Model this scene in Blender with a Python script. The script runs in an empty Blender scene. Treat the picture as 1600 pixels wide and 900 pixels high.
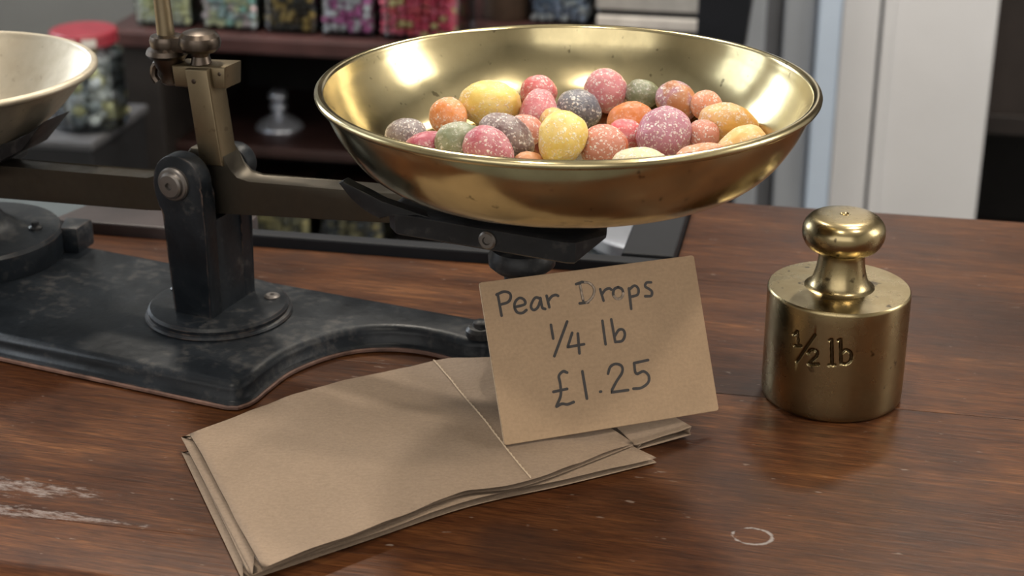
import bpy, bmesh, math, random
from mathutils import Vector, Matrix, noise
random.seed(7)
R = math.radians
sc = bpy.context.scene
COL = sc.collection

# ------------------------------------------------------------------ camera
cam = bpy.data.cameras.new('camera')
co = bpy.data.objects.new('camera', cam); COL.objects.link(co)
cam.sensor_width = 36.0
cam.lens = 2600 / 1600 * 36.0
cam.clip_start = 0.02
co.location = (0, 0, 0.26)
co.rotation_euler = (R(90 - 22.6), 0, 0)
cam.dof.use_dof = True
cam.dof.focus_distance = 0.535
cam.dof.aperture_fstop = 20.0
sc.camera = co

# ------------------------------------------------------------------ world, lights, exposure
w = bpy.data.worlds.new('world'); sc.world = w; w.use_nodes = True
w.node_tree.nodes['Background'].inputs[0].default_value = (0.75, 0.82, 0.9, 1)
w.node_tree.nodes['Background'].inputs[1].default_value = 0.3
sc.view_settings.view_transform = 'Standard'
sc.view_settings.look = 'None'
sc.view_settings.gamma = 1.0
sc.view_settings.exposure = 0.12
YAW = R(-11.5)                       # the shop's walls and counter are turned against the view
def room(u, v, z=0.0):
    return Vector((u*math.cos(YAW) - v*math.sin(YAW), u*math.sin(YAW) + v*math.cos(YAW), z))
def area(name, loc, target, sx, sy, power, color):
    l = bpy.data.lights.new(name, 'AREA'); l.shape = 'RECTANGLE'; l.size = sx; l.size_y = sy
    l.energy = power; l.color = color
    o = bpy.data.objects.new(name, l); COL.objects.link(o)
    o.location = loc
    o.rotation_euler = (Vector(target) - Vector(loc)).to_track_quat('-Z', 'Y').to_euler()
    return o
# daylight through the shop windows: two on the left wall, one broad shop front behind the viewer, one on the right
area('daylight_left', room(-2.34, 0.55, 0.75), room(0, 0.55, 0.75), 0.9, 1.1, 9, (0.82, 0.91, 1.0))
area('daylight_left_far', room(-2.34, 2.0, 0.75), room(0, 2.0, 0.75), 0.8, 1.1, 34, (0.84, 0.92, 1.0))
area('daylight_front', room(-0.3, -1.44, 0.75), room(-0.3, 0, 0.75), 2.4, 1.2, 13, (1.0, 0.97, 0.93))
area('daylight_right', room(1.74, 0.9, 0.8), room(0, 0.9, 0.8), 0.7, 0.9, 16, (1.0, 0.95, 0.88))
for i, (u, v, pw) in enumerate([(-0.70, 1.50, 17.0), (0.35, 1.00, 10.0), (0.20, 1.95, 15.0), (0.70, 0.2, 9.0), (-0.25, -0.25, 9.0)]):
    area('ceiling_lamp_light', room(u, v, 1.6), room(u, v, 0), 0.15, 0.15, pw, (1.0, 0.91, 0.78))

# ------------------------------------------------------------------ helpers
def obj(name, bm, mat, parent=None, smooth=None, loc=None, rotz=None):
    me = bpy.data.meshes.new(name)
    bmesh.ops.recalc_face_normals(bm, faces=bm.faces)
    if smooth is not None:
        for f in bm.faces: f.smooth = True
        for e in bm.edges:
            if len(e.link_faces) == 2:
                e.smooth = e.calc_face_angle(0) < smooth
    bm.to_mesh(me); bm.free()
    if mat: me.materials.append(mat)
    o = bpy.data.objects.new(name, me); COL.objects.link(o)
    if parent: o.parent = parent
    if loc is not None: o.location = loc
    if rotz is not None: o.rotation_euler = (0, 0, rotz)
    return o
def empty(name, loc=(0, 0, 0), rotz=0.0):
    o = bpy.data.objects.new(name, None); COL.objects.link(o)
    o.empty_display_size = 0.02
    o.location = loc; o.rotation_euler = (0, 0, rotz); return o
def tag(o, label, cat, group=None):
    o['label'] = label; o['category'] = cat
    if group: o['group'] = group
    return o
def struct(o): o['kind'] = 'structure'; return o
S30 = R(35)
def box(bm, x0, x1, y0, y1, z0, z1, bev=0.0, seg=2):
    r = bmesh.ops.create_cube(bm, size=1.0)
    vs = r['verts']
    for v in vs:
        v.co = Vector((x0 + (v.co.x + .5)*(x1 - x0), y0 + (v.co.y + .5)*(y1 - y0), z0 + (v.co.z + .5)*(z1 - z0)))
    if bev > 0:
        es = list({e for v in vs for e in v.link_edges})
        bmesh.ops.bevel(bm, geom=es, offset=bev, segments=seg, profile=0.5, affect='EDGES')
    return bm
def lathe(bm, prof, seg=64, c=(0, 0), mtx=None):
    rings = []
    for r, z in prof:
        if r < 1e-6:
            rings.append([bm.verts.new((c[0], c[1], z))])
        else:
            rings.append([bm.verts.new((c[0] + r*math.cos(2*math.pi*i/seg), c[1] + r*math.sin(2*math.pi*i/seg), z)) for i in range(seg)])
    for a, b in zip(rings, rings[1:]):
        for i in range(seg):
            j = (i + 1) % seg
            if len(a) == 1 and len(b) == 1: continue
            if len(a) == 1: bm.faces.new((a[0], b[i], b[j]))
            elif len(b) == 1: bm.faces.new((a[i], a[j], b[0]))
            else: bm.faces.new((a[i], a[j], b[j], b[i]))
    if len(rings[0]) > 1 and rings[0] is not rings[-1]:
        bm.faces.new(list(reversed(rings[0])))
    if len(rings[-1]) > 1: bm.faces.new(rings[-1])
    if mtx is not None:
        bmesh.ops.transform(bm, matrix=mtx, verts=[v for r in rings for v in r])
    return bm
def prism(bm, poly, a0, a1, axis='z', bev=0.0, seg=2):
    """polygon extruded along an axis: 'z' -> poly is (x, y); 'y' -> poly is (x, z)."""
    def P(p, a): return (p[0], p[1], a) if axis == 'z' else (p[0], a, p[1])
    A = [bm.verts.new(P(p, a0)) for p in poly]; B = [bm.verts.new(P(p, a1)) for p in poly]
    f1 = bm.faces.new(A); f2 = bm.faces.new(list(reversed(B)))
    n = len(poly); fs = []
    for i in range(n): fs.append(bm.faces.new((A[i], B[i], B[(i+1) % n], A[(i+1) % n])))
    if bev > 0:
        es = list(f1.edges) + list(f2.edges)
        bmesh.ops.bevel(bm, geom=es, offset=bev, segments=seg, profile=0.5, affect='EDGES')
    return bm
def tube(bm, pts, rad, seg=10, cap=True):
    pts = [Vector(p) for p in pts]; n = len(pts); rings = []
    rads = rad if isinstance(rad, (list, tuple)) else [rad]*n
    ref = None
    for i, p in enumerate(pts):
        t = (pts[min(i+1, n-1)] - pts[max(i-1, 0)]).normalized()
        if ref is None:
            ref = Vector((0, 0, 1)) if abs(t.z) < .9 else Vector((1, 0, 0))
        s = t.cross(ref).normalized(); q = s.cross(t).normalized(); ref = q
        rings.append([bm.verts.new(p + rads[i]*(s*math.cos(2*math.pi*k/seg) + q*math.sin(2*math.pi*k/seg))) for k in range(seg)])
    for a, b in zip(rings, rings[1:]):
        for k in range(seg): bm.faces.new((a[k], a[(k+1) % seg], b[(k+1) % seg], b[k]))
    if cap: bm.faces.new(list(reversed(rings[0]))); bm.faces.new(rings[-1])
    return bm
def offset_poly(poly, d):
    """moves a counter-clockwise outline outward by d"""
    n = len(poly); out = []
    for i in range(n):
        p0 = Vector(poly[i-1]); p = Vector(poly[i]); p1 = Vector(poly[(i+1) % n])
        a = (p - p0).normalized(); b = (p1 - p).normalized()
        na = Vector((a.y, -a.x)); nb = Vector((b.y, -b.x))
        m = (na + nb)
        if m.length < 1e-6: m = na
        m.normalize()
        k = 1.0/max(0.5, m.dot(na))
        out.append((p.x + m.x*d*k, p.y + m.y*d*k))
    return out
def layered(bm, poly, levels):
    """solid from an outline: list of (outset, z)"""
    rings = [[bm.verts.new((x, y, z)) for x, y in offset_poly(poly, d)] for d, z in levels]
    n = len(poly)
    for a, b in zip(rings, rings[1:]):
        for i in range(n): bm.faces.new((a[i], a[(i+1) % n], b[(i+1) % n], b[i]))
    f1 = bm.faces.new(list(reversed(rings[0]))); f2 = bm.faces.new(rings[-1])
    f1.normal_update(); f2.normal_update()
    bmesh.ops.triangulate(bm, faces=[f1, f2])
    return bm
def smooth_path(pts, n=6, closed=False):
    """Catmull-Rom"""
    P = [Vector(p) for p in pts]; out = []
    N = len(P); rng = range(N) if closed else range(N-1)
    for i in rng:
        if closed: a, b, c_, d = P[i-1], P[i], P[(i+1) % N], P[(i+2) % N]
        else:
            b, c_ = P[i], P[i+1]
            a = P[i-1] if i > 0 else b*2 - c_
            d = P[i+2] if i+2 < N else c_*2 - b
        for k in range(n):
            t = k/n
            out.append(0.5*((2*b) + (c_-a)*t + (2*a-5*b+4*c_-d)*t*t + (3*b-a-3*c_+d)*t**3))
    if not closed: out.append(P[-1])
    return out

# ------------------------------------------------------------------ materials
def mat(name):
    m = bpy.data.materials.new(name); m.use_nodes = True
    nt = m.node_tree; p = nt.nodes['Principled BSDF']
    return m, nt, p
def N(nt, typ, **kw):
    n = nt.nodes.new(typ)
    for k, v in kw.items():
        if k in n.inputs.keys() if hasattr(n.inputs, 'keys') else False: n.inputs[k].default_value = v
        else: setattr(n, k, v)
    return n
def L(nt, a, b): nt.links.new(a, b)
def ramp(nt, fac, stops, interp='LINEAR'):
    r = nt.nodes.new('ShaderNodeValToRGB'); r.color_ramp.interpolation = interp
    els = r.color_ramp.elements
    while len(els) < len(stops): els.new(0.5)
    for e, (p, c) in zip(els, stops):
        e.position = p; e.color = (*c, 1) if len(c) == 3 else c
    L(nt, fac, r.inputs[0]); return r.outputs[0]
def gr(x): return (x, x, x)
def coords(nt, scale=(1, 1, 1), kind='Object', rot=(0, 0, 0)):
    tc = nt.nodes.new('ShaderNodeTexCoord'); mp = nt.nodes.new('ShaderNodeMapping')
    mp.inputs['Scale'].default_value = scale; mp.inputs['Rotation'].default_value = rot
    L(nt, tc.outputs[kind], mp.inputs[0]); return mp.outputs[0]
def noise_tex(nt, vec, scale, detail=4, rough=0.55, dist=0.0):
    n = nt.nodes.new('ShaderNodeTexNoise')
    n.inputs['Scale'].default_value = scale; n.inputs['Detail'].default_value = detail
    n.inputs['Roughness'].default_value = rough; n.inputs['Distortion'].default_value = dist
    if vec is not None: L(nt, vec, n.inputs['Vector'])
    return n.outputs['Fac']
def mix(nt, fac, a, b, blend='MIX'):
    m = nt.nodes.new('ShaderNodeMix'); m.data_type = 'RGBA'; m.blend_type = blend
    if isinstance(fac, (int, float)): m.inputs[0].default_value = fac
    else: L(nt, fac, m.inputs[0])
    for i, x in ((6, a), (7, b)):
        if isinstance(x, (tuple, list)): m.inputs[i].default_value = (*x[:3], 1)
        else: L(nt, x, m.inputs[i])
    return m.outputs[2]
def mth(nt, op, a, b=None, clamp=False):
    m = nt.nodes.new('ShaderNodeMath'); m.operation = op; m.use_clamp = clamp
    for i, x in ((0, a), (1, b)):
        if x is None: continue
        if isinstance(x, (int, float)): m.inputs[i].default_value = x
        else: L(nt, x, m.inputs[i])
    return m.outputs[0]
def bump(nt, p, h, strength=0.3, dist=0.001):
    b = nt.nodes.new('ShaderNodeBump'); b.inputs['Strength'].default_value = strength
    b.inputs['Distance'].default_value = dist
    L(nt, h, b.inputs['Height']); L(nt, b.outputs[0], p.inputs['Normal'])
def simple(name, col, rough=0.5, metal=0.0, var=0.15, scale=40, spec=0.5):
    m, nt, p = mat(name)
    n = noise_tex(nt, coords(nt), scale)
    dk = tuple(c*(1-var) for c in col); lt = tuple(min(1, c*(1+var)) for c in col)
    L(nt, ramp(nt, n, [(0.3, dk), (0.7, lt)]), p.inputs['Base Color'])
    p.inputs['Roughness'].default_value = rough; p.inputs['Metallic'].default_value = metal
    p.inputs['Specular IOR Level'].default_value = spec
    return m

def counter_wood(name, tone=1.0, seed=0.0):
    m, nt, p = mat(name)
    tc = nt.nodes.new('ShaderNodeTexCoord'); mp = nt.nodes.new('ShaderNodeMapping')
    mp.inputs['Location'].default_value = (seed, seed*0.37, seed)
    mp.inputs['Rotation'].default_value = (0, 0, R(3))
    L(nt, tc.outputs['Object'], mp.inputs[0])
    def sc_(v, s):
        q = nt.nodes.new('ShaderNodeMapping'); q.inputs['Scale'].default_value = s; L(nt, v, q.inputs[0]); return q.outputs[0]
    base = mp.outputs[0]
    broad = noise_tex(nt, sc_(base, (9, 26, 9)), 1.0, 4, 0.6, 0.6)
    grain = noise_tex(nt, sc_(base, (26, 420, 60)), 1.0, 5, 0.65, 0.4)
    fine = noise_tex(nt, sc_(base, (120, 1500, 200)), 1.0, 3, 0.6)
    g = mth(nt, 'ADD', mth(nt, 'MULTIPLY', broad, 0.55), mth(nt, 'MULTIPLY', grain, 0.45))
    t = tone*0.64
    c = ramp(nt, g, [(0.33, (0.042*t, 0.0150*t, 0.0072*t)), (0.46, (0.092*t, 0.0315*t, 0.0120*t)), (0.56, (0.145*t, 0.052*t, 0.0175*t)), (0.68, (0.28*t, 0.110*t, 0.036*t))])
    fr = ramp(nt, fine, [(0.36, gr(0.58)), (0.64, gr(1.2))])
    c = mix(nt, 1.0, c, fr, 'MULTIPLY')
    blot = noise_tex(nt, sc_(base, (14, 20, 14)), 1.0, 3, 0.6)
    c = mix(nt, mth(nt, 'MULTIPLY', ramp(nt, blot, [(0.5, gr(0)), (0.66, gr(1))]), 0.55), c, (0.040*t, 0.021*t, 0.016*t))
    # worn-through pale scuffs near the front left and a ring mark on the front right: wear with its own place
    sep = nt.nodes.new('ShaderNodeSeparateXYZ'); L(nt, tc.outputs['Object'], sep.inputs[0])
    def spot(u, v, ru, rv):
        a = mth(nt, 'DIVIDE', mth(nt, 'SUBTRACT', sep.outputs[0], u), ru); b = mth(nt, 'DIVIDE', mth(nt, 'SUBTRACT', sep.outputs[1], v), rv)
        d = mth(nt, 'SQRT', mth(nt, 'ADD', mth(nt, 'MULTIPLY', a, a), mth(nt, 'MULTIPLY', b, b)))
        return mth(nt, 'SUBTRACT', 1.0, d, clamp=True), d
    s1, _ = spot(-0.246, 0.421, 0.050, 0.0085)
    s2, _ = spot(-0.236, 0.4065, 0.034, 0.0065)
    s4, _ = spot(-0.205, 0.4065, 0.060, 0.0022)
    scn = noise_tex(nt, sc_(base, (130, 380, 60)), 1.0, 6, 0.75)
    sm = mth(nt, 'ADD', mth(nt, 'ADD', s1, s2), mth(nt, 'MULTIPLY', s4, 0.8))
    scuff = ramp(nt, mth(nt, 'ADD', mth(nt, 'MINIMUM', sm, 0.7), mth(nt, 'MULTIPLY', mth(nt, 'SUBTRACT', scn, 0.5), 2.6)), [(0.52, gr(0)), (0.95, gr(1))])
    c = mix(nt, mth(nt, 'MULTIPLY', scuff, 0.75), c, (0.27, 0.23, 0.215))
    s3, d3 = spot(-0.0155, 0.437, 0.0095, 0.0075)
    ringm = mth(nt, 'SUBTRACT', 1.0, mth(nt, 'ABSOLUTE', mth(nt, 'DIVIDE', mth(nt, 'SUBTRACT', d3, 0.62), 0.22)), clamp=True)
    ringm = ramp(nt, mth(nt, 'MULTIPLY', ringm, noise_tex(nt, sc_(base, (170, 170, 60)), 1.0, 3, 0.7)), [(0.33, gr(0)), (0.5, gr(1))])
    c = mix(nt, mth(nt, 'MULTIPLY', ringm, 0.7), c, (0.32, 0.30, 0.29))
    # tiny pale chips all over
    chips = noise_tex(nt, sc_(base, (160, 420, 160)), 1.0, 2, 0.5)
    c = mix(nt, mth(nt, 'MULTIPLY', ramp(nt, chips, [(0.70, gr(0)), (0.76, gr(1))]), 0.45), c, (0.30, 0.24, 0.2))
    L(nt, c, p.inputs['Base Color'])
    L(nt, ramp(nt, broad, [(0.3, gr(0.32)), (0.7, gr(0.46))]), p.inputs['Roughness'])
    p.inputs['Specular IOR Level'].default_value = 0.20
    bump(nt, p, mth(nt, 'ADD', grain, mth(nt, 'MULTIPLY', scuff, -0.5)), 0.22, 0.0006)
    return m

def brass(name, col=(0.54, 0.40, 0.19), r0=0.16, r1=0.34, spots=0.5, tarn=0.35, brushed=None, spot_scale=260):
    m, nt, p = mat(name)
    v = coords(nt)
    n1 = noise_tex(nt, v, 22, 5, 0.6)
    n2 = noise_tex(nt, v, 90, 4, 0.65)
    sp = noise_tex(nt, v, spot_scale, 2, 0.5)
    dk = tuple(c*k for c, k in zip(col, (0.50, 0.46, 0.42)))
    c = mix(nt, mth(nt, 'MULTIPLY', ramp(nt, mth(nt, 'ADD', mth(nt, 'MULTIPLY', n1, .6), mth(nt, 'MULTIPLY', n2, .4)), [(0.42, gr(0)), (0.66, gr(1))]), tarn), col, dk)
    c = mix(nt, mth(nt, 'MULTIPLY', ramp(nt, sp, [(0.68, gr(0)), (0.74, gr(1))]), spots), c, (0.075, 0.055, 0.03))
    L(nt, c, p.inputs['Base Color'])
    p.inputs['Metallic'].default_value = 1.0
    L(nt, ramp(nt, mth(nt, 'ADD', mth(nt, 'MULTIPLY', n1, .5), mth(nt, 'MULTIPLY', n2, .5)), [(0.35, gr(r0)), (0.68, gr(r1))]), p.inputs['Roughness'])
    if brushed:
        h = noise_tex(nt, coords(nt, brushed), 1.0, 3, 0.6)
        bump(nt, p, h, 0.12, 0.0004)
    else:
        bump(nt, p, noise_tex(nt, v, 60, 3, 0.5), 0.10, 0.0006)
    return m
def iron(name, col=(0.0085, 0.010, 0.012), wear=(0.14, 0.095, 0.075), rough=(0.3, 0.5), wamt=0.8, dust=0.30):
    m, nt, p = mat(name)
    v = coords(nt)
    n1 = noise_tex(nt, v, 35, 5, 0.62); n2 = noise_tex(nt, v, 240, 3, 0.6)
    geo = nt.nodes.new('ShaderNodeNewGeometry')
    bv = nt.nodes.new('ShaderNodeBevel'); bv.samples = 4; bv.inputs['Radius'].default_value = 0.0009
    dt = nt.nodes.new('ShaderNodeVectorMath'); dt.operation = 'DOT_PRODUCT'
    L(nt, bv.outputs[0], dt.inputs[0]); L(nt, geo.outputs['Normal'], dt.inputs[1])
    n4 = noise_tex(nt, v, 130, 4, 0.7)
    edge = mth(nt, 'MULTIPLY', ramp(nt, dt.outputs['Value'], [(0.80, gr(1)), (0.97, gr(0))]), ramp(nt, n4, [(0.44, gr(0.05)), (0.60, gr(1))]))
    c = ramp(nt, n1, [(0.3, tuple(x*0.7 for x in col)), (0.7, tuple(x*1.5 for x in col))])
    dm = ramp(nt, mth(nt, 'MULTIPLY', n1, n2), [(0.28, gr(0)), (0.42, gr(1))])
    c = mix(nt, mth(nt, 'MULTIPLY', dm, dust), c, (0.12, 0.11, 0.10))
    c = mix(nt, mth(nt, 'MULTIPLY', edge, wamt), c, wear)
    L(nt, c, p.inputs['Base Color'])
    L(nt, ramp(nt, n1, [(0.3, gr(rough[0])), (0.7, gr(rough[1]))]), p.inputs['Roughness'])
    p.inputs['Specular IOR Level'].default_value = 0.26
    bump(nt, p, mth(nt, 'ADD', n2, mth(nt, 'MULTIPLY', n1, 1.5)), 0.25, 0.0006)
    return m
def paper(name, col, crump=0.25, fibre=1.0):
    m, nt, p = mat(name)
    v = coords(nt)
    n1 = noise_tex(nt, v, 45, 4, 0.5); n2 = noise_tex(nt, v, 900, 3, 0.6); n3 = noise_tex(nt, coords(nt, (300, 900, 300)), 1.0, 2)
    c = ramp(nt, n1, [(0.25, tuple(x*0.93 for x in col)), (0.75, tuple(x*1.05 for x in col))])
    c = mix(nt, 1.0, c, ramp(nt, n2, [(0.3, gr(1 - 0.10*fibre)), (0.7, gr(1 + 0.07*fibre))]), 'MULTIPLY')
    c = mix(nt, 0.35*fibre, c, mix(nt, 1.0, c, ramp(nt, n3, [(0.3, gr(0.85)), (0.7, gr(1.1))]), 'MULTIPLY'))
    L(nt, c, p.inputs['Base Color'])
    p.inputs['Roughness'].default_value = 0.75; p.inputs['Specular IOR Level'].default_value = 0.25
    bump(nt, p, mth(nt, 'ADD', n2, mth(nt, 'MULTIPLY', n1, 4)), crump, 0.0004)
    return m
def glass(name, tint=(0.93, 0.96, 0.98), rough=0.05, refl=0.9):
    """thin clear glass: mostly see-through, a mirror sheen that grows towards grazing angles"""
    m, nt, p = mat(name)
    nt.nodes.remove(p)
    out = nt.nodes['Material Output']
    n = noise_tex(nt, coords(nt), 30, 2)
    tr = nt.nodes.new('ShaderNodeBsdfTransparent'); L(nt, ramp(nt, n, [(0.3, tuple(c*0.97 for c in tint)), (0.7, tint)]), tr.inputs[0])
    gl = nt.nodes.new('ShaderNodeBsdfGlossy'); gl.inputs['Roughness'].default_value = rough
    fr = nt.nodes.new('ShaderNodeFresnel'); fr.inputs['IOR'].default_value = 1.5
    mx = nt.nodes.new('ShaderNodeMixShader'); L(nt, mth(nt, 'MULTIPLY', fr.outputs[0], refl), mx.inputs[0])
    L(nt, tr.outputs[0], mx.inputs[1]); L(nt, gl.outputs[0], mx.inputs[2]); L(nt, mx.outputs[0], out.inputs[0])
    return m
def sweets_mat(name, cols):
    m, nt, p = mat(name)
    geo = nt.nodes.new('ShaderNodeNewGeometry')
    stops = [(i/len(cols), tuple(min(0.9, x*2.9) for x in c)) for i, c in enumerate(cols)]
    L(nt, ramp(nt, geo.outputs['Random Per Island'], stops, 'CONSTANT'), p.inputs['Base Color'])
    p.inputs['Roughness'].default_value = 0.4
    return m
def sugar(name, col, deep=None, amount=0.5, second=None):
    """sugar-dusted translucent jelly: clear patches and a crust of fine white crystals"""
    m, nt, p = mat(name)
    info = nt.nodes.new('ShaderNodeObjectInfo')
    tc = nt.nodes.new('ShaderNodeTexCoord')
    va = nt.nodes.new('ShaderNodeVectorMath'); va.operation = 'ADD'
    L(nt, tc.outputs['Object'], va.inputs[0])
    cx = nt.nodes.new('ShaderNodeCombineXYZ')
    for i in range(3): L(nt, mth(nt, 'MULTIPLY', info.outputs['Random'], 0.37 + 0.21*i), cx.inputs[i])
    L(nt, cx.outputs[0], va.inputs[1]); v = va.outputs[0]
    deep = deep or tuple(c*0.7 for c in col)
    big = noise_tex(nt, v, 95, 3, 0.5, 0.3)
    c = ramp(nt, noise_tex(nt, v, 70, 2), [(0.35, deep), (0.65, col)])
    if second:
        c = mix(nt, ramp(nt, big, [(0.46, gr(0)), (0.54, gr(1))]), c, second)
    vor = nt.nodes.new('ShaderNodeTexVoronoi'); vor.inputs['Scale'].default_value = 1000; vor.inputs['Randomness'].default_value = 1.0
    dn = noise_tex(nt, v, 700, 2)
    wv = nt.nodes.new('ShaderNodeVectorMath'); wv.operation = 'ADD'
    sn = nt.nodes.new('ShaderNodeTexNoise'); sn.inputs['Scale'].default_value = 900; L(nt, v, sn.inputs['Vector'])
    sm_ = nt.nodes.new('ShaderNodeVectorMath'); sm_.operation = 'SCALE'; sm_.inputs[3].default_value = 0.0019; L(nt, sn.outputs['Color'], sm_.inputs[0])
    L(nt, v, wv.inputs[0]); L(nt, sm_.outputs[0], wv.inputs[1]); L(nt, wv.outputs[0], vor.inputs['Vector'])
    cr = mth(nt, 'SUBTRACT', 1.0, ramp(nt, vor.outputs['Distance'], [(0.26, gr(0)), (0.52, gr(1))]))
    rnd = nt.nodes.new('ShaderNodeSeparateColor'); L(nt, vor.outputs['Color'], rnd.inputs[0])
    patch = ramp(nt, mth(nt, 'ADD', big, mth(nt, 'MULTIPLY', mth(nt, 'SUBTRACT', dn, 0.5), 0.35)), [(0.62 - 0.42*amount, gr(0.05)), (0.74 - 0.30*amount, gr(1))])
    keep = mth(nt, 'MULTIPLY', mth(nt, 'MULTIPLY', mth(nt, 'GREATER_THAN', rnd.outputs[0], 0.22), mth(nt, 'ADD', 0.35, mth(nt, 'MULTIPLY', rnd.outputs[1], 0.65))), patch)
    cm = mth(nt, 'MULTIPLY', cr, keep)
    veil = mth(nt, 'ADD', mth(nt, 'MULTIPLY', patch, 0.16), mth(nt, 'MULTIPLY', cm, 0.85), clamp=True)
    c2 = mix(nt, veil, c, (0.86, 0.83, 0.80))
    L(nt, c2, p.inputs['Base Color'])
    p.inputs['Roughness'].default_value = 0.42
    p.inputs['Subsurface Weight'].default_value = 0.55
    p.inputs['Subsurface Radius'].default_value = (1.0, 0.6, 0.4)
    p.inputs['Subsurface Scale'].default_value = 0.0035
    bump(nt, p, cm, 0.55, 0.0005)
    return m

MW = counter_wood('counter_wood')
MW2 = counter_wood('counter_wood_front', 1.25, 3.1)
MW3 = counter_wood('counter_wood_back', 0.95, 7.7)
M_pan = brass('pan_brass', (0.56, 0.475, 0.27), 0.13, 0.26, 0.6, 0.45)
M_panw = brass('pan_pale_brass', (0.58, 0.52, 0.41), 0.42, 0.6, 0.3, 0.4)
M_wt = brass('weight_brass', (0.36, 0.288, 0.155), 0.20, 0.38, 0.9, 0.6, None, 210)
M_pil = brass('dull_brass', (0.225, 0.18, 0.115), 0.34, 0.52, 0.4, 0.5)
M_beam = brass('beam_bronze', (0.085, 0.075, 0.06), 0.34, 0.52, 0.4, 0.5)
M_knob = brass('dark_bronze', (0.10, 0.08, 0.065), 0.26, 0.42, 0.4, 0.5)
M_iron = iron('black_iron', (0.0075, 0.0098, 0.013))
M_iron2 = iron('black_iron_cradle', (0.012, 0.0125, 0.014), (0.07, 0.065, 0.06), (0.3, 0.5), 0.6, 0.3)
M_scr = simple('steel_screw', (0.17, 0.155, 0.145), 0.4, 0.8)
M_bag = paper('bag_paper', (0.285, 0.208, 0.146), 0.35)
M_bagd = paper('bag_paper_inside', (0.22, 0.155, 0.10), 0.3)
M_card = paper('card_stock', (0.40, 0.277, 0.172), 0.12, 0.8)
M_edge = paper('card_edge', (0.52, 0.40, 0.28), 0.1)
M_ink = simple('ink', (0.042, 0.036, 0.034), 0.6)
M_inkw = simple('ink_rubbed', (0.30, 0.235, 0.18), 0.7, 0, 0.5, 700)
M_eng = simple('engraving_dirt', (0.05, 0.038, 0.02), 0.6, 0.6)
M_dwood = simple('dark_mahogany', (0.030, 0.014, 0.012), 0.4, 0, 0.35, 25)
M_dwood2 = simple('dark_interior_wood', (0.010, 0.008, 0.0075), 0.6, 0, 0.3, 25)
M_black = simple('black_paint', (0.007, 0.008, 0.011), 0.6, 0, 0.15, 40, 0.25)
M_white = simple('white_paint', (0.69, 0.69, 0.71), 0.5, 0, 0.03, 6)
M_cool = simple('daylit_white_paint', (0.66, 0.78, 0.95), 0.5, 0, 0.03, 6)  # cool daylight on the door trim, painted into its colour
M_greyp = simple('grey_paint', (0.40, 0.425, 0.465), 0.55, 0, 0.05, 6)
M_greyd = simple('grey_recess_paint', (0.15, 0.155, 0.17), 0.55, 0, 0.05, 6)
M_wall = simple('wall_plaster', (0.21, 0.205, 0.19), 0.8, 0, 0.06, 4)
M_ceil = simple('ceiling_plaster', (0.6, 0.58, 0.55), 0.8, 0, 0.04, 4)
M_floor = simple('floor_stone', (0.16, 0.17, 0.17), 0.5, 0, 0.2, 5)
M_bench = simple('bench_paint', (0.085, 0.10, 0.105), 0.5, 0, 0.15, 9)
M_glass = glass('jar_glass')
M_red = simple('red_lid', (0.28, 0.03, 0.045), 0.35)
M_wht = simple('white_label', (0.6, 0.57, 0.53), 0.5)
M_brown = simple('brown_pot', (0.07, 0.045, 0.03), 0.5, 0, 0.3, 30)

# ------------------------------------------------------------------ the room
def rbox(name, u0, u1, v0, v1, z0, z1, m, bev=0.0, parent=None, kind=True):
    o = obj(name, box(bmesh.new(), u0, u1, v0, v1, z0, z1, bev), m, parent)
    if parent is None: o.rotation_euler = (0, 0, YAW)
    if kind and parent is None: struct(o)
    return o
rbox('floor', -2.5, 1.9, -1.6, 3.6, -0.95, -0.9, M_floor)
rbox('ceiling', -2.5, 1.9, -1.6, 3.6, 1.7, 1.75, M_ceil)
rbox('wall_left', -2.5, -2.4, -1.6, 3.6, -0.9, 1.7, M_ceil)
rbox('wall_right', 1.8, 1.9, -1.6, 3.6, -0.9, 1.7, M_ceil)
rbox('wall_front', -2.4, 1.8, -1.6, -1.5, -0.9, 1.7, M_ceil)
rbox('wall_back', -2.4, -0.19, 3.0, 3.1, -0.9, 1.7, M_wall)
# white panelled wall and door casing at the right
rbox('wall_back_panelled', -0.19, 0.232, 2.66, 2.72, -0.9, 1.7, M_greyp)
rbox('wall_side_return', -0.19, -0.176, 2.72, 3.0, -0.9, 1.7, M_greyp)
rbox('trim_1', -0.186, -0.124, 2.635, 2.66, -0.9, 1.7, M_greyp, 0.004)
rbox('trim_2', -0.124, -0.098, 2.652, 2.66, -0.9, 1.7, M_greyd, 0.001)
rbox('trim_3', -0.096, -0.042, 2.63, 2.66, -0.9, 1.7, M_greyp, 0.004)
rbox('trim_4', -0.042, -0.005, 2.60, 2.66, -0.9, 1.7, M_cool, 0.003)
rbox('trim_5', -0.005, 0.052, 2.595, 2.66, -0.9, 1.7, M_white, 0.003)
dr = struct(obj('door_1', box(bmesh.new(), 0.057, 0.228, 2.60, 2.66, -0.895, 1.2, 0.004), M_white, None, None, None, YAW))
obj('door_stile', box(bmesh.new(), 0.057, 0.074, 2.592, 2.6, -0.895, 1.2, 0.002), M_white, dr)
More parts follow.
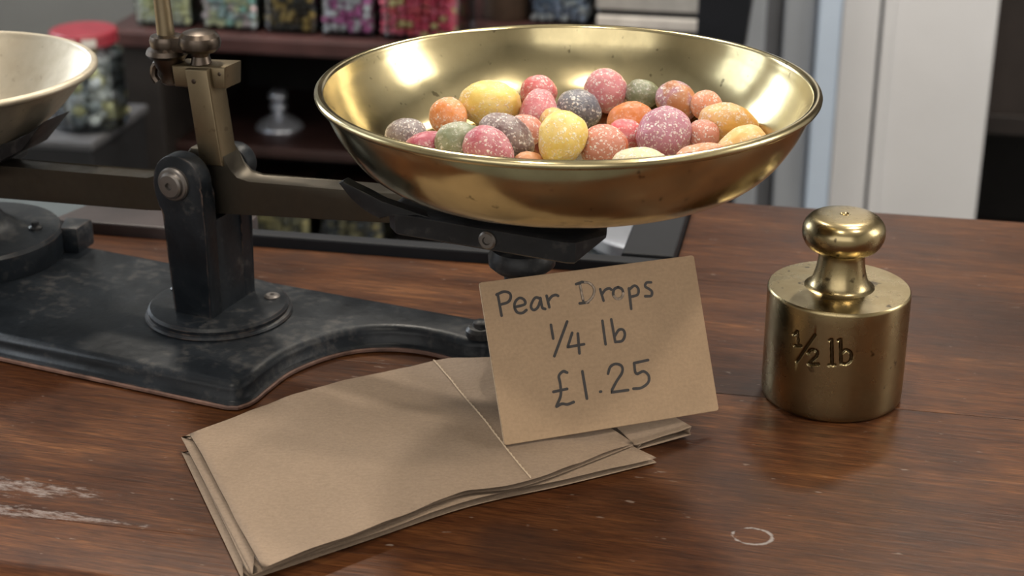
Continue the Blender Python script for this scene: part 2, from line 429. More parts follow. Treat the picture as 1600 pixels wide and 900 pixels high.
# dark recess beyond the white door
rbox('wall_back_right', 0.232, 1.8, 3.3, 3.4, -0.9, 1.7, M_wall)
rbox('wall_recess_side', 0.222, 0.231, 2.72, 3.3, -0.9, 1.7, M_wall)
cb = empty('dark_cupboard', room(0.262, 2.84, -0.9), YAW)
tag(cb, 'tall dark brown cupboard with an open black lower bay, right of the white door', 'cupboard')
obj('upper_panel', box(bmesh.new(), -0.02, 0.9, 0, 0.4, 0.33, 2.2, 0.004), simple('cupboard_wood', (0.035, 0.026, 0.023), 0.5, 0, 0.25, 12), cb)
obj('rail', box(bmesh.new(), -0.02, 0.9, -0.008, 0.4, 0.31, 0.345, 0.003), simple('cupboard_rail', (0.022, 0.016, 0.014), 0.5), cb)
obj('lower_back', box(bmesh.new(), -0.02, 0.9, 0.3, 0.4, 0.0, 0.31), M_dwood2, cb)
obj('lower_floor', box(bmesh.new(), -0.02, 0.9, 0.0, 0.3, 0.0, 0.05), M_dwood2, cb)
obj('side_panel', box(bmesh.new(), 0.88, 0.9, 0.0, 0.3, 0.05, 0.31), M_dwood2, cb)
# window frames around the daylight
def window(name, along, c0, c1, z0, z1, fixed, nu, nz):
    f = bmesh.new(); t = 0.03
    def bar(a0, a1, b0, b1):
        if along == 'v': box(f, fixed - .02, fixed + .02, a0, a1, b0, b1)
        else: box(f, a0, a1, fixed - .02, fixed + .02, b0, b1)
    bar(c0 - t, c0, z0 - t, z1 + t); bar(c1, c1 + t, z0 - t, z1 + t); bar(c0, c1, z0 - t, z0); bar(c0, c1, z1, z1 + t)
    o = struct(obj(name, f, M_white, None, None, None, YAW))
    for i in range(1, nu):
        f = bmesh.new(); a = c0 + (c1 - c0)*i/nu; bar(a - .012, a + .012, z0, z1); obj('glazing_bar', f, M_white, o)
    for i in range(1, nz):
        f = bmesh.new(); a = z0 + (z1 - z0)*i/nz; bar(c0, c1, a - .012, a + .012); obj('glazing_bar', f, M_white, o)
window('window_1', 'v', 0.10, 1.00, 0.20, 1.30, -2.30, 2, 3)
window('window_2', 'v', 1.60, 2.40, 0.20, 1.30, -2.30, 2, 3)
window('window_3', 'u', -1.5, 0.9, 0.15, 1.35, -1.40, 4, 2)
window('window_4', 'v', 0.55, 1.25, 0.35, 1.25, 1.70, 2, 2)

# ------------------------------------------------------------------ shop counter
ct = empty('shop_counter', (0, 0, 0), YAW)
tag(ct, 'worn reddish brown wooden shop counter under the scale, the bags and the weight', 'counter')
def board(u0, u1, v0, v1, m):
    bm = bmesh.new(); box(bm, u0, u1, v0, v1, -0.03, 0.0, 0.00025, 2)
    return obj('board', bm, m, ct)
board(-1.25, 0.9, 0.4042, 0.5318, MW)
board(-1.25, 0.9, 0.5321, 0.6359, MW3)
board(-0.062, 0.9, 0.6361, 0.733, MW3)
# rounded front nosing
bm = bmesh.new()
prof = [(0.404, 0.0), (0.404, -0.03), (0.376, -0.03)] + [(0.381 - 0.007*math.sin(a), -0.007 + 0.007*math.cos(a)) for a in [R(90), R(70), R(45), R(20), R(0)]]
A = [bm.verts.new((-1.25, v, z)) for v, z in prof]; B_ = [bm.verts.new((0.9, v, z)) for v, z in prof]
bm.faces.new(A); bm.faces.new(list(reversed(B_)))
for i in range(len(prof)): bm.faces.new((A[i], B_[i], B_[(i+1) % len(prof)], A[(i+1) % len(prof)]))
o = obj('front_nosing', bm, MW2, ct, S30); o['label'] = 'rounded front edge of the counter, worn pale orange'
# edging strip along the rear of the counter and its return
bm = bmesh.new(); prism(bm, [(-0.338, 0.637), (-0.250, 0.637), (-0.250, 0.660), (-0.330, 0.660)], -0.012, 0.0052, 'z', 0.001)
obj('edging_strip', bm, simple('edging_paint', (0.040, 0.030, 0.030), 0.38, 0, 0.5, 30), ct)
bm = bmesh.new(); prism(bm, [(-0.2495, 0.637), (-0.0625, 0.637), (-0.0625, 0.6445), (-0.2495, 0.6445)], -0.012, 0.0050, 'z', 0.001)
obj('edging_strip', bm, M_black, ct)
bm = bmesh.new(); prism(bm, [(-0.0845, 0.6450), (-0.0625, 0.6450), (-0.0625, 0.733), (-0.0845, 0.733)], -0.012, 0.006, 'z', 0.001)
obj('edging_strip', bm, M_black, ct)
bm = bmesh.new(); prism(bm, [(-1.25, 0.637), (-0.36, 0.637), (-0.36, 0.650), (-1.25, 0.650)], -0.03, 0.0, 'z', 0.001)
obj('edging_strip', bm, MW3, ct)
obj('front_panel', box(bmesh.new(), -1.2, 0.85, 0.43, 0.45, -0.9, -0.03), M_dwood, ct)
obj('end_panel', box(bmesh.new(), -1.2, -1.18, 0.45, 0.62, -0.9, -0.03), M_dwood, ct)
obj('end_panel', box(bmesh.new(), 0.83, 0.85, 0.45, 0.72, -0.9, -0.03), M_dwood, ct)
obj('bottom_shelf', box(bmesh.new(), -1.18, 0.83, 0.45, 0.62, -0.8, -0.78), M_dwood, ct)

# ------------------------------------------------------------------ balance scale
SC = empty('balance_scale', (-0.1108, 0.5782, 0.0), R(-24))
tag(SC, 'old black iron counter balance scale with bronze beam, upright brass pillar and dark base', 'scale')
# base plate outline (counter-clockwise)
front = [(-0.075, -0.0515), (0.037, -0.0515), (0.0395, -0.0505), (0.041, -0.0475)]
scoop = [tuple(p) for p in smooth_path([(0.0415, -0.044), (0.0410, -0.034), (0.0413, -0.020), (0.0465, -0.004), (0.055, 0.0075), (0.066, 0.0140), (0.077, 0.0165), (0.088, 0.0160), (0.0960, 0.0148), (0.1030, 0.0170)], 4)]
LC = (0.131, 0.022); LR = 0.0250
lobe = [(LC[0] + LR*math.cos(R(a)), LC[1] + LR*math.sin(R(a))) for a in range(196, 450, 12)]
half = front[1:] + scoop + lobe
half = [p for p in half]
back = [(0.105, 0.036), (0.0, 0.036), (-0.092, 0.038)]
lobeL = [(-0.1236 + 0.0385*math.cos(R(a)), 0.0087 + 0.0385*math.sin(R(a))) for a in range(66, 300, 12)]
outline = half + back + lobeL + [(-0.092, -0.030), (-0.078, -0.045), (-0.075, -0.0515)]
bm = layered(bmesh.new(), outline, [(0.0012, 0.0003), (0.0017, 0.0008), (0.0016, 0.0020), (0.0006, 0.0027), (0.0001, 0.0031), (-0.0002, 0.0066), (-0.0007, 0.0079), (-0.0020, 0.0090), (-0.0036, 0.0094)])
obj('base_plate', bm, M_iron, SC, R(50))
# copper coloured worn lip along the bottom
bm = layered(bmesh.new(), outline, [(0.0016, 0.0002), (0.0023, 0.0006), (0.0022, 0.0014), (0.0015, 0.0019)])
o = obj('worn_lip', bm, simple('worn_copper_edge', (0.15, 0.085, 0.065), 0.45, 0.3, 0.5, 120), SC, S30); o['label'] = 'worn copper coloured lower lip'
# post: flange, fork cheeks, web
bm = lathe(bmesh.new(), [(0.0272, 0.0093), (0.0276, 0.0100), (0.0272, 0.0108), (0.0262, 0.0112), (0.0264, 0.0126), (0.0255, 0.0136), (0.0235, 0.0140), (0.0, 0.0142)], 72)
fl = obj('post_flange', bm, M_iron, SC, S30)
for s, t in ((0.0165, 0.0115), (-0.0205, 0.0035), (0.004, -0.021)):
    if t < -0.02: continue
    bm = lathe(bmesh.new(), [(0.0030, 0.0138), (0.0030, 0.0146), (0.0022, 0.0152), (0.0009, 0.0152), (0.0008, 0.0146), (0.0, 0.0146)], 20, (s, t))
    obj('flange_screw', bm, M_scr if s > 0 else M_iron2, fl, S30)
def cheek_poly():
    P = [(-0.0094, 0.0135), (0.0075, 0.0135), (0.0072, 0.050), (0.0078, 0.0545)]
    c = (-0.0034, 0.0653); r = 0.0104
    P += [(c[0] + r*math.cos(R(a)), c[1] + r*math.sin(R(a))) for a in range(-20, 205, 15)]
    P += [(-0.0136, 0.0600), (-0.0122, 0.0545), (-0.0098, 0.0520)]
    return P
bm = bmesh.new(); prism(bm, cheek_poly(), -0.0155, -0.0082, 'y', 0.0009)
post = obj('post', bm, M_iron, SC, S30)
bm = bmesh.new(); prism(bm, [(-0.0088, 0.0135), (0.0070, 0.0135), (0.0066, 0.0500), (-0.0088, 0.0490)], -0.0085, 0.0085, 'y', 0.0006)
obj('post_web', bm, M_iron, post, S30)
bm = bmesh.new(); P = [(-0.0094, 0.0135), (0.0070, 0.0135), (0.0068, 0.052)] + [(0.004 + 0.0075*math.cos(R(a)), 0.0660 + 0.0075*math.sin(R(a))) for a in range(-10, 181, 15)] + [(-0.0070, 0.055), (-0.0094, 0.050)]
prism(bm, P, 0.0082, 0.0150, 'y', 0.0009)
obj('post_rear_cheek', bm, M_iron, post, S30)
# pivot screw on the front cheek
mt = Matrix.Translation((-0.0045, -0.0150, 0.0650)) @ Matrix.Rotation(R(90), 4, 'X')
bm = lathe(bmesh.new(), [(0.0063, 0.0), (0.0063, 0.0016), (0.0058, 0.0022), (0.0050, 0.0024), (0.0047, 0.0036), (0.0040, 0.0042), (0.0014, 0.0043), (0.0012, 0.0030), (0.0, 0.0030)], 40, (0, 0), mt)
o = obj('pivot_screw', bm, M_scr, post, S30); o['label'] = 'grey steel pivot screw with a small central hole'
# beam
bot = [(-0.150, 0.0385), (-0.026, 0.0483), (-0.012, 0.0500), (0.0138, 0.0525), (0.0696, 0.0580), (0.112, 0.0620)]
top = [(0.112, 0.0720), (0.0623, 0.0685), (0.0200, 0.0652), (0.0150, 0.0660), (0.0118, 0.0690), (0.0098, 0.0740), (0.0090, 0.0760), (-0.0040, 0.0755), (-0.0080, 0.0700), (-0.0160, 0.0635), (-0.0240, 0.0605), (-0.097, 0.0562), (-0.150, 0.0520)]
bm = bmesh.new(); prism(bm, bot + top, -0.0050, 0.0050, 'y', 0.0007)
beam = obj('beam', bm, M_beam, SC, S30)
# pillar on the beam, leaning a little to the left
bm = bmesh.new(); prism(bm, [(0.0005, 0.070), (0.0102, 0.0705), (0.0065, 0.1058), (-0.0030, 0.1050)], -0.0062, 0.0040, 'y', 0.0005)
obj('pillar', bm, M_pil, beam, S30)
bm = bmesh.new(); prism(bm, [(-0.0098, 0.0972), (0.0116, 0.0988), (0.0124, 0.1068), (-0.0106, 0.1050)], -0.0035, 0.0075, 'y', 0.0007)
obj('pillar_collar', bm, M_pil, beam, S30)
def rivet(s, z, t, r=0.0007):
    mt = Matrix.Translation((s, t, z)) @ Matrix.Rotation(R(90), 4, 'X')
    return obj('rivet', lathe(bmesh.new(), [(r, -0.0003), (r, 0.0001), (r*.6, 0.0002), (0.0, 0.0002)], 14, (0, 0), mt), M_knob, beam, S30)
rivet(0.0006, 0.1010, -0.0062, 0.0009); rivet(0.0098, 0.1040, -0.0035)
# adjusting knob, its arm, the rod and the wing nut
bm = lathe(bmesh.new(), [(0.0042, 0.1045), (0.0036, 0.1068), (0.0031, 0.1085), (0.0034, 0.1097), (0.0060, 0.1104), (0.0073, 0.1118), (0.0076, 0.1136), (0.0071, 0.1156), (0.0058, 0.1170), (0.0035, 0.1178), (0.0, 0.1180)], 20, (-0.0006, 0.001))
obj('adjusting_knob', bm, M_knob, beam, R(25))
bm = bmesh.new(); prism(bm, [(-0.0180, 0.1085), (0.0000, 0.1100), (0.0000, 0.1155), (-0.0180, 0.1145)], -0.0028, 0.0045, 'y', 0.0010)
lathe(bm, [(0.0068, 0.1068), (0.0078, 0.1080), (0.0072, 0.1096), (0.0058, 0.1104), (0.0062, 0.1128), (0.0056, 0.1144), (0.0036, 0.1150)], 24, (-0.0148, 0.001))
obj('knob_arm', bm, M_knob, beam, S30)
bm = tube(bmesh.new(), [(-0.0148, 0.001, 0.113), (-0.0152, 0.001, 0.122), (-0.0158, 0.001, 0.134), (-0.0166, 0.001, 0.152)], [0.0033, 0.0031, 0.0029, 0.0027], 16)
obj('rod', bm, M_pil, beam, S30)
bm = lathe(bmesh.new(), [(0.0022, 0.0965), (0.0035, 0.0975), (0.0036, 0.1010), (0.0050, 0.1030), (0.0060, 0.1068)], 18, (-0.0142, 0.001))
for sg in (-1, 1):
    tube(bm, smooth_path([(-0.0142 + sg*0.002, 0.001, 0.1035), (-0.0142 + sg*0.0062, 0.001, 0.1030), (-0.0142 + sg*0.0072, 0.001, 0.0990), (-0.0142 + sg*0.0058, 0.001, 0.0968)], 4), 0.0015, 8)
obj('wing_nut', bm, M_knob, beam, S30)
# small catch behind the pillar
bm = bmesh.new(); prism(bm, [(-0.0080, 0.0720), (-0.0005, 0.0715), (0.0002, 0.0780), (-0.0085, 0.0778)], 0.0060, 0.0090, 'y', 0.0006)
obj('catch_plate', bm, M_beam, beam, S30)
# round feet that guide the pan stems
def foot(c, r, top_r, up=0.0):
    z0 = 0.0092
    bm = lathe(bmesh.new(), [(r*0.985, z0), (r, z0 + 0.001), (r, z0 + 0.0078 + up), (r*0.97, z0 + 0.0092 + up), (r*0.90, z0 + 0.0096 + up), (top_r*1.9, z0 + 0.0104 + up), (top_r*1.5, z0 + 0.0125 + up), (top_r*1.25, z0 + 0.017), (top_r, z0 + 0.0215), (0.0, z0 + 0.0216)], 64, c)
    return obj('stem_foot', bm, M_iron, SC, S30)
f1 = foot((-0.1236, 0.0087), 0.0356, 0.0105, 0.0022)
bm = lathe(bmesh.new(), [(0.0026, 0.0200), (0.0028, 0.0222), (0.0016, 0.0228), (0.0016, 0.0244), (0.0, 0.0246)], 16, (-0.1000, 0.0190))
obj('foot_screw', bm, M_iron2, f1, S30)
bm = bmesh.new(); prism(bm, [(-0.0935, 0.026), (-0.0865, 0.028), (-0.088, 0.040), (-0.100, 0.038)], 0.009, 0.0205, 'z', 0.0012)
obj('foot_lug', bm, M_iron, f1, S30)
f2 = foot((0.1295, 0.006), 0.0155, 0.0088)
bm = lathe(bmesh.new(), [(0.0058, 0.0090), (0.0056, 0.0112), (0.0045, 0.0124), (0.0030, 0.0127), (0.0028, 0.0142), (0.0016, 0.0150), (0.0, 0.0150)], 20, (0.1035, 0.0205))
bmesh.ops.translate(bm, verts=bm.verts, vec=(-0.0045, 0.0015, 0)); obj('base_bolt', bm, M_iron2, SC, S30)
# stems, bosses and pan cradles
def stem(c, z1, boss):
    bm = lathe(bmesh.new(), [(0.0062, 0.024), (0.0060, z1 - 0.022), (boss*0.8, z1 - 0.0205), (boss, z1 - 0.0185), (boss*1.02, z1 - 0.0155), (boss*0.9, z1 - 0.0130), (boss*0.66, z1 - 0.0120), (boss*0.62, z1)], 40, c)
    return obj('pan_stem', bm, M_iron2, SC, S30)
stem((0.1285, -0.008), 0.0715, 0.0112)
CR = [(0.0972, -0.0385), (0.1572, -0.0398), (0.1600, -0.0388), (0.1660, -0.0285), (0.1630, -0.020), (0.154, 0.004), (0.142, 0.028), (0.112, 0.034), (0.096, 0.020), (0.0915, -0.012), (0.0928, -0.034)]
bm = layered(bmesh.new(), CR, [(-0.004, 0.0684), (-0.0012, 0.0688), (0.0, 0.0697), (0.0002, 0.0762), (-0.0008, 0.0770), (-0.003, 0.0773)])
for v in bm.verts:
    if v.co.z < 0.0740 and v.co.x > 0.1535 and v.co.y > -0.036: v.co.z = max(v.co.z, 0.0752)
cr = obj('pan_cradle', bm, M_iron2, SC, R(40))
bm = bmesh.new(); prism(bm, [(0.0765, 0.0838), (0.0810, 0.0790), (0.0860, 0.0755), (0.0915, 0.0735), (0.0975, 0.0765), (0.1120, 0.0765), (0.1000, 0.0785), (0.0925, 0.0798), (0.0860, 0.0815), (0.0785, 0.0850)], -0.0385, -0.0345, 'y', 0.0006)
obj('cradle_horn', bm, M_iron2, cr, S30)
mt = Matrix.Translation((0.1305, -0.0393, 0.0728)) @ Matrix.Rotation(R(90), 4, 'X')
bm = lathe(bmesh.new(), [(0.0030, 0.0), (0.0030, 0.0008), (0.0024, 0.0014), (0.0014, 0.0014), (0.0012, 0.0006), (0.0, 0.0006)], 24, (0, 0), mt)
obj('cradle_screw', bm, M_scr, cr, S30)
bm = lathe(bmesh.new(), [(0.021, 0.0772), (0.0215, 0.0800), (0.019, 0.0835), (0.0185, 0.0858), (0.0, 0.0858)], 48, (0.138, -0.006))
obj('cradle_boss', bm, M_iron2, cr, S30)
# left cradle under the left pan
stem((-0.1250, 0.006), 0.0515, 0.0112)
bm = bmesh.new(); prism(bm, [(-0.170, -0.022), (-0.102, -0.022), (-0.097, 0.0), (-0.102, 0.022), (-0.170, 0.022), (-0.175, 0.0)], 0.0515, 0.0590, 'z', 0.001)
lathe(bm, [(0.020, 0.0588), (0.0205, 0.0612), (0.018, 0.0646), (0.0, 0.0646)], 40, (-0.135, 0.0))
obj('pan_cradle', bm, M_iron2, SC, S30)
bm = bmesh.new(); prism(bm, [(-0.1040, 0.0588), (-0.0980, 0.0550), (-0.0790, 0.0655), (-0.0665, 0.0785), (-0.0790, 0.0698)], -0.008, 0.008, 'y', 0.0006)
obj('cradle_horn', bm, M_iron2, SC, S30)

# ------------------------------------------------------------------ brass pans
def pan(name, c, z0, prof_in, th, rim, m):
    """round dish: inner profile (r, z) from the centre outwards, wall thickness th, rolled rim"""
    prof = list(prof_in)
    rr, rz_ = prof[-1]
    roll = [(rr + rim + rim*math.cos(R(a)), rz_ + rim*math.sin(R(a))*0.9) for a in range(180, -91, -22)]
    outer = []
    for i in range(len(prof) - 1, -1, -1):
        a = Vector(prof[max(i-1, 0)]); b = Vector(prof[min(i+1, len(prof)-1)])
        t = (b - a).normalized(); n = Vector((t.y, -t.x))
        q = Vector(prof[i]) + n*th
        if i == 0: q.x = 0
        if i == len(prof) - 1: continue
        outer.append((max(q.x, 0), q.y))
    P = prof + roll[1:] + outer
    bm = lathe(bmesh.new(), [(r, z) for r, z in P], 128)
    return obj(name, bm, m, None, R(50), (c[0], c[1], z0))
def dense(pts, n=5): return [tuple(p) for p in smooth_path(pts, n)]
pin = dense([(0.0, 0.0), (0.030, 0.0), (0.047, 0.0003), (0.0585, 0.0020), (0.0662, 0.0068), (0.0720, 0.0142), (0.0758, 0.0218), (0.0775, 0.0272)], 5)
PZ = 0.0874
bp = pan('brass_pan', (0.0177, 0.5166), PZ, pin, 0.0011, 0.0016, M_pan)
tag(bp, 'polished round brass scale pan holding the heap of sugared sweets', 'scale pan')
lin = dense([(0.0, 0.0), (0.022, 0.0), (0.033, 0.0010), (0.0435, 0.0085), (0.0515, 0.0175), (0.0565, 0.0235)], 5)
th = R(-24)
lc = (-0.1108 - 0.1215*math.cos(th), 0.5782 - 0.1215*math.sin(th))
lp = pan('brass_pan', lc, 0.0664, lin, 0.0011, 0.0017, M_panw)
tag(lp, 'empty pale dull brass scale pan cut off at the left edge of the picture', 'scale pan')

# ------------------------------------------------------------------ sweets in the brass pan
RC = Matrix.Rotation(R(90 - 22.6), 3, 'X')         # tilt shared by the sweets' own axes
def sweet_mesh(a, b, seed, egg):
    bm = bmesh.new(); bmesh.ops.create_icosphere(bm, subdivisions=5, radius=1.0)
    off = Vector((seed*3.1, seed*1.7, seed*0.9))
    for v in bm.verts:
        d = v.co.normalized()
        k = 1 + 0.055*noise.noise(d*1.5 + off) + 0.018*noise.noise(d*4 + off) + 0.010*noise.noise(d*16 + off) + 0.008*noise.noise(d*34 + off)
        x = d.x*a*k; taper = 1 - egg*d.x
        v.co = Vector((x, d.y*b*k*taper, d.z*min(a, b)*0.5*(1 + max(a, b)/min(a, b)*0.9)*k*taper))
    return bm
CL = dict(
 mauve=((0.17, 0.125, 0.13), (0.10, 0.07, 0.075), 0.55), crimson=((0.42, 0.075, 0.12), (0.30, 0.04, 0.08), 0.5),
 orange=((0.72, 0.26, 0.06), (0.55, 0.16, 0.03), 0.32), yellow=((0.78, 0.60, 0.17), (0.70, 0.50, 0.10), 0.30),
 red=((0.68, 0.11, 0.13), (0.55, 0.07, 0.08), 0.42), pink=((0.60, 0.17, 0.20), (0.48, 0.10, 0.13), 0.60),
 navy=((0.085, 0.085, 0.12), (0.04, 0.04, 0.06), 0.62), green=((0.25, 0.27, 0.17), (0.16, 0.18, 0.10), 0.30),
 amber=((0.72, 0.42, 0.10), (0.60, 0.30, 0.06), 0.42), peach=((0.78, 0.55, 0.22), (0.68, 0.42, 0.13), 0.40),
 purple=((0.42, 0.11, 0.20), (0.30, 0.06, 0.12), 0.72), brown=((0.19, 0.12, 0.12), (0.12, 0.07, 0.07), 0.55),
 cream=((0.66, 0.60, 0.36), (0.55, 0.50, 0.28), 0.45), redor=((0.58, 0.17, 0.085), (0.45, 0.11, 0.05), 0.55),
 corange=((0.76, 0.26, 0.10), (0.62, 0.18, 0.06), 0.62))
SM = {k: sugar('sugar_' + k, v[0], v[1], v[2] + 0.22) for k, v in CL.items()}
SM['mixed'] = sugar('sugar_mixed', (0.55, 0.25, 0.10), (0.42, 0.16, 0.06), 0.6, (0.36, 0.13, 0.19))
SW = [
 ('mauve', (-0.0353, 0.5299, 0.0945), 0.0072, 0.0055, 10, .05, 'grey-mauve sugared sweet farthest left in the brass pan'),
 ('crimson', (-0.0288, 0.5187, 0.0934), 0.0075, 0.0054, 30, .15, 'dark crimson sweet half sunk behind the left front rim of the pan'),
 ('orange', (-0.0220, 0.5517, 0.0943), 0.0066, 0.0066, 0, .05, 'bright orange sweet left of the big yellow one'),
 ('yellow', (-0.0076, 0.5604, 0.0966), 0.0110, 0.0078, 0, .04, 'large yellow sweet lying on its side at the back left, biggest in the pan'),
 ('red', (0.0096, 0.5763, 0.0960), 0.0066, 0.0061, 0, .05, 'rosy red sweet at the back, behind the tall pink one'),
 ('pink', (0.0093, 0.5562, 0.0944), 0.0084, 0.0066, 80, .12, 'tall frosted pink sweet between the big yellow and the black one'),
 ('navy', (0.0234, 0.5599, 0.0944), 0.0080, 0.0069, -20, .05, 'blackish blue sweet thick with white sugar, behind the upright lemon one'),
 ('pink', (0.0333, 0.5737, 0.0972), 0.0081, 0.0075, -60, .05, 'pink and red sweet standing highest at the back of the heap'),
 ('green', (0.0464, 0.5720, 0.0965), 0.0065, 0.0051, -10, .05, 'dull green sweet at the back, right of the highest pink one'),
 ('mixed', (0.0577, 0.5615, 0.0969), 0.0078, 0.0066, -40, .05, 'two-toned purple and orange sweet at the back right'),
 ('corange', (0.0675, 0.5555, 0.0969), 0.0060, 0.0052, -30, .05, 'small orange sweet at the back, farthest right of the back row'),
 ('amber', (0.0725, 0.5363, 0.0967), 0.0100, 0.0066, -10, .05, 'long amber sweet lying at the right side of the pan'),
 ('peach', (0.0737, 0.5131, 0.0956), 0.0092, 0.0062, 25, -.14, 'pale peach-yellow sweet nearest the right front rim of the pan'),
 ('orange', (0.0406, 0.5454, 0.0944), 0.0083, 0.0069, 10, .05, 'glossy orange sweet behind and left of the big purple one'),
 ('purple', (0.0502, 0.5258, 0.0960), 0.0094, 0.0090, 60, .04, 'big round purple-pink sweet right of the middle, crusted with sugar'),
 ('redor', (0.0634, 0.5286, 0.0947), 0.0054, 0.0054, 0, .05, 'small brick-orange sweet in the gap right of the big purple one'),
 ('corange', (0.0601, 0.5030, 0.0942), 0.0094, 0.0058, 10, .05, 'sugary orange-pink sweet at the front right, beside the pale peach one'),
 ('cream', (0.0401, 0.4928, 0.0955), 0.0097, 0.0064, 0, .04, 'pale greenish cream sweet at the front rim, right of centre'),
 ('redor', (0.0299, 0.5166, 0.0945), 0.0079, 0.0077, 0, .05, 'red-orange round sweet right of the upright lemon one'),
 ('yellow', (0.0161, 0.5130, 0.0985), 0.0094, 0.0078, 70, -.10, 'lemon yellow sweet standing upright at the front centre of the heap'),
 ('crimson', (-0.0074, 0.5083, 0.0965), 0.0086, 0.0070, -30, .10, 'raspberry crimson sweet at the front rim, left of the lemon one'),
 ('brown', (-0.0017, 0.5230, 0.0962), 0.0098, 0.0067, -30, .06, 'long purplish brown sweet behind the raspberry crimson one'),
 ('green', (-0.0178, 0.5162, 0.0970), 0.0074, 0.0060, 20, .08, 'grey-green sweet at the left, in front of the bright orange one'),
 ('mixed', (0.0054, 0.5107, 0.0912), 0.0050, 0.0036, 0, .05, 'tiny beige-pink sweet peeping over the front rim left of the lemon one'),
 ('mauve', (0.0209, 0.5005, 0.0916), 0.0061, 0.0036, 0, .05, 'greyish lilac sweet just showing over the front rim below the lemon one'),
 ('red', (0.0380, 0.5350, 0.0930), 0.0060, 0.0054, 0, .05, 'deep red sweet low in the gap left of the big purple one'),
 ('amber', (0.0144, 0.5480, 0.0935), 0.0052, 0.0048, 0, .05, 'tan sweet mostly hidden between the tall pink and the black one'),
 ('redor', (0.0043, 0.5385, 0.0931), 0.0065, 0.0056, 0, .05, 'dark orange sweet mostly hidden under the tall pink one'),
 ('green', (-0.0131, 0.5270, 0.0929), 0.0056, 0.0061, 60, .05, 'olive grey sweet squeezed between the grey-green and the purplish brown one'),
]
for i, (k, loc, a, b, ang, egg, lab) in enumerate(SW):
    o = obj('pear_drop', sweet_mesh(a, b, i + 1.3, egg), SM[k], None, R(80))
    o.rotation_euler = (RC @ Matrix.Rotation(R(ang), 3, 'Z')).to_euler()
    o.location = loc
    tag(o, lab, 'sweet', 'sugared sweets heaped in the brass pan')

# ------------------------------------------------------------------ brass weight
WX, WY, WR = 0.1125, 0.5283, 0.0244
WSTR = {'1': [(-19.79, 30.16), (-18.28, 31.69), (-17.63, 26.68)], '1b': [(-19.01, 26.17), (-16.63, 26.9)], '/': [(-11.96, 32.04), (-17.78, 20.74)],
 '2': [(-13.78, 24.97), (-13.23, 26.08), (-12.03, 26.68), (-10.76, 26.05), (-10.87, 24.4), (-12.42, 22.44), (-13.25, 21.01), (-10.0, 21.71)],
 'l': [(-6.75, 30.9), (-6.2, 31.29), (-5.38, 22.06)], 'lb': [(-6.39, 21.87), (-4.59, 22.14)], 'b': [(-3.88, 31.18), (-3.26, 31.55), (-2.46, 22.77)],
 'bb': [(-2.66, 26.5), (-1.39, 27.84), (0.29, 27.05), (0.78, 25.42), (0.4, 23.64), (-0.99, 22.66), (-2.4, 22.94)]}
segs = []
for k, P in WSTR.items():
    Q = [Vector(p) for p in P]
    if k in ('2', 'bb'): Q = smooth_path(P, 5)
    segs += list(zip(Q, Q[1:]))
def sdist(p):
    d = 9.0
    for a, b in segs:
        e = b - a; t = max(0, min(1, (p - a).dot(e)/max(e.dot(e), 1e-9)))
        d = min(d, (p - a - e*t).length)
    return d
WT = empty('brass_weight', (WX, WY, 0))
tag(WT, 'brass cylindrical half-pound weight with a mushroom knob, standing right of the card', 'weight')
# body: front sector has a fine grid so that the lettering is cut into it
angs = [a*2.0*math.pi/180 for a in range(-180, -48, 3)]
fine0, fine1 = -0.0208/WR, 0.0018/WR
grid = []
a = -math.pi
while a < math.pi - 1e-4:
    grid.append(a)
    a += (0.00022/WR if fine0 <= a <= fine1 else R(3.0))
zs = [0.0, 0.0006, 0.0014, 0.0026]
lowr = [WR - 0.0013, WR - 0.0005, WR - 0.0002, WR - 0.0001]
z = 0.006
while z < 0.0200: zs.append(z); lowr.append(WR); z += 0.0035
z = 0.0200
while z < 0.0328: zs.append(z); lowr.append(WR); z += 0.00022
zs += [0.036, 0.0394, 0.0402, 0.0407]; lowr += [WR, WR, WR - 0.0001, WR - 0.0005]
bm = bmesh.new(); rings = []
lay = bm.verts.layers.float.new('dirt')
for z, r in zip(zs, lowr):
    ring = []
    for a in grid:
        d = 0.0; q = 0.0
        if fine0 <= a <= fine1 and 0.0199 < z < 0.033:
            s = sdist(Vector((a*WR*1000, z*1000)))
            q = max(0.0, min(1.0, (0.62 - s)/0.30)); d = 0.00055*q
        v = bm.verts.new(((r - d)*math.sin(a), -(r - d)*math.cos(a), z)); v[lay] = q; ring.append(v)
    rings.append(ring)
n = len(grid)
for A, B_ in zip(rings, rings[1:]):
    for i in range(n): bm.faces.new((A[i], A[(i+1) % n], B_[(i+1) % n], B_[i]))
bm.faces.new(list(reversed(rings[0])))
# shoulder disc of the body
sh = [bm.verts.new(((0.0092)*math.sin(a), -(0.0092)*math.cos(a), 0.0411)) for a in grid]
for i in range(n): bm.faces.new((rings[-1][i], rings[-1][(i+1) % n], sh[(i+1) % n], sh[i]))
bm.faces.new(sh)
mw, nt, p = M_wt, M_wt.node_tree, M_wt.node_tree.nodes['Principled BSDF']
at = nt.nodes.new('ShaderNodeAttribute'); at.attribute_name = 'dirt'
src = p.inputs['Base Color'].links[0].from_socket
L(nt, mix(nt, mth(nt, 'MULTIPLY', at.outputs['Fac'], 0.85), src, (0.045, 0.033, 0.018)), p.inputs['Base Color'])
obj('weight_body', bm, M_wt, WT, S30)
kp = dense([(0.0122, 0.0409), (0.0104, 0.0420), (0.0091, 0.0447), (0.0082, 0.0485), (0.0078, 0.0520), (0.0080, 0.0538)], 4) + dense([(0.0086, 0.0542), (0.0118, 0.0556), (0.0136, 0.0585), (0.0140, 0.0612), (0.0134, 0.0638), (0.0115, 0.0660), (0.0085, 0.0669), (0.0018, 0.0672)], 4) + [(0.0014, 0.0667), (0.0006, 0.0667), (0.0005, 0.0672), (0.0, 0.0672)]
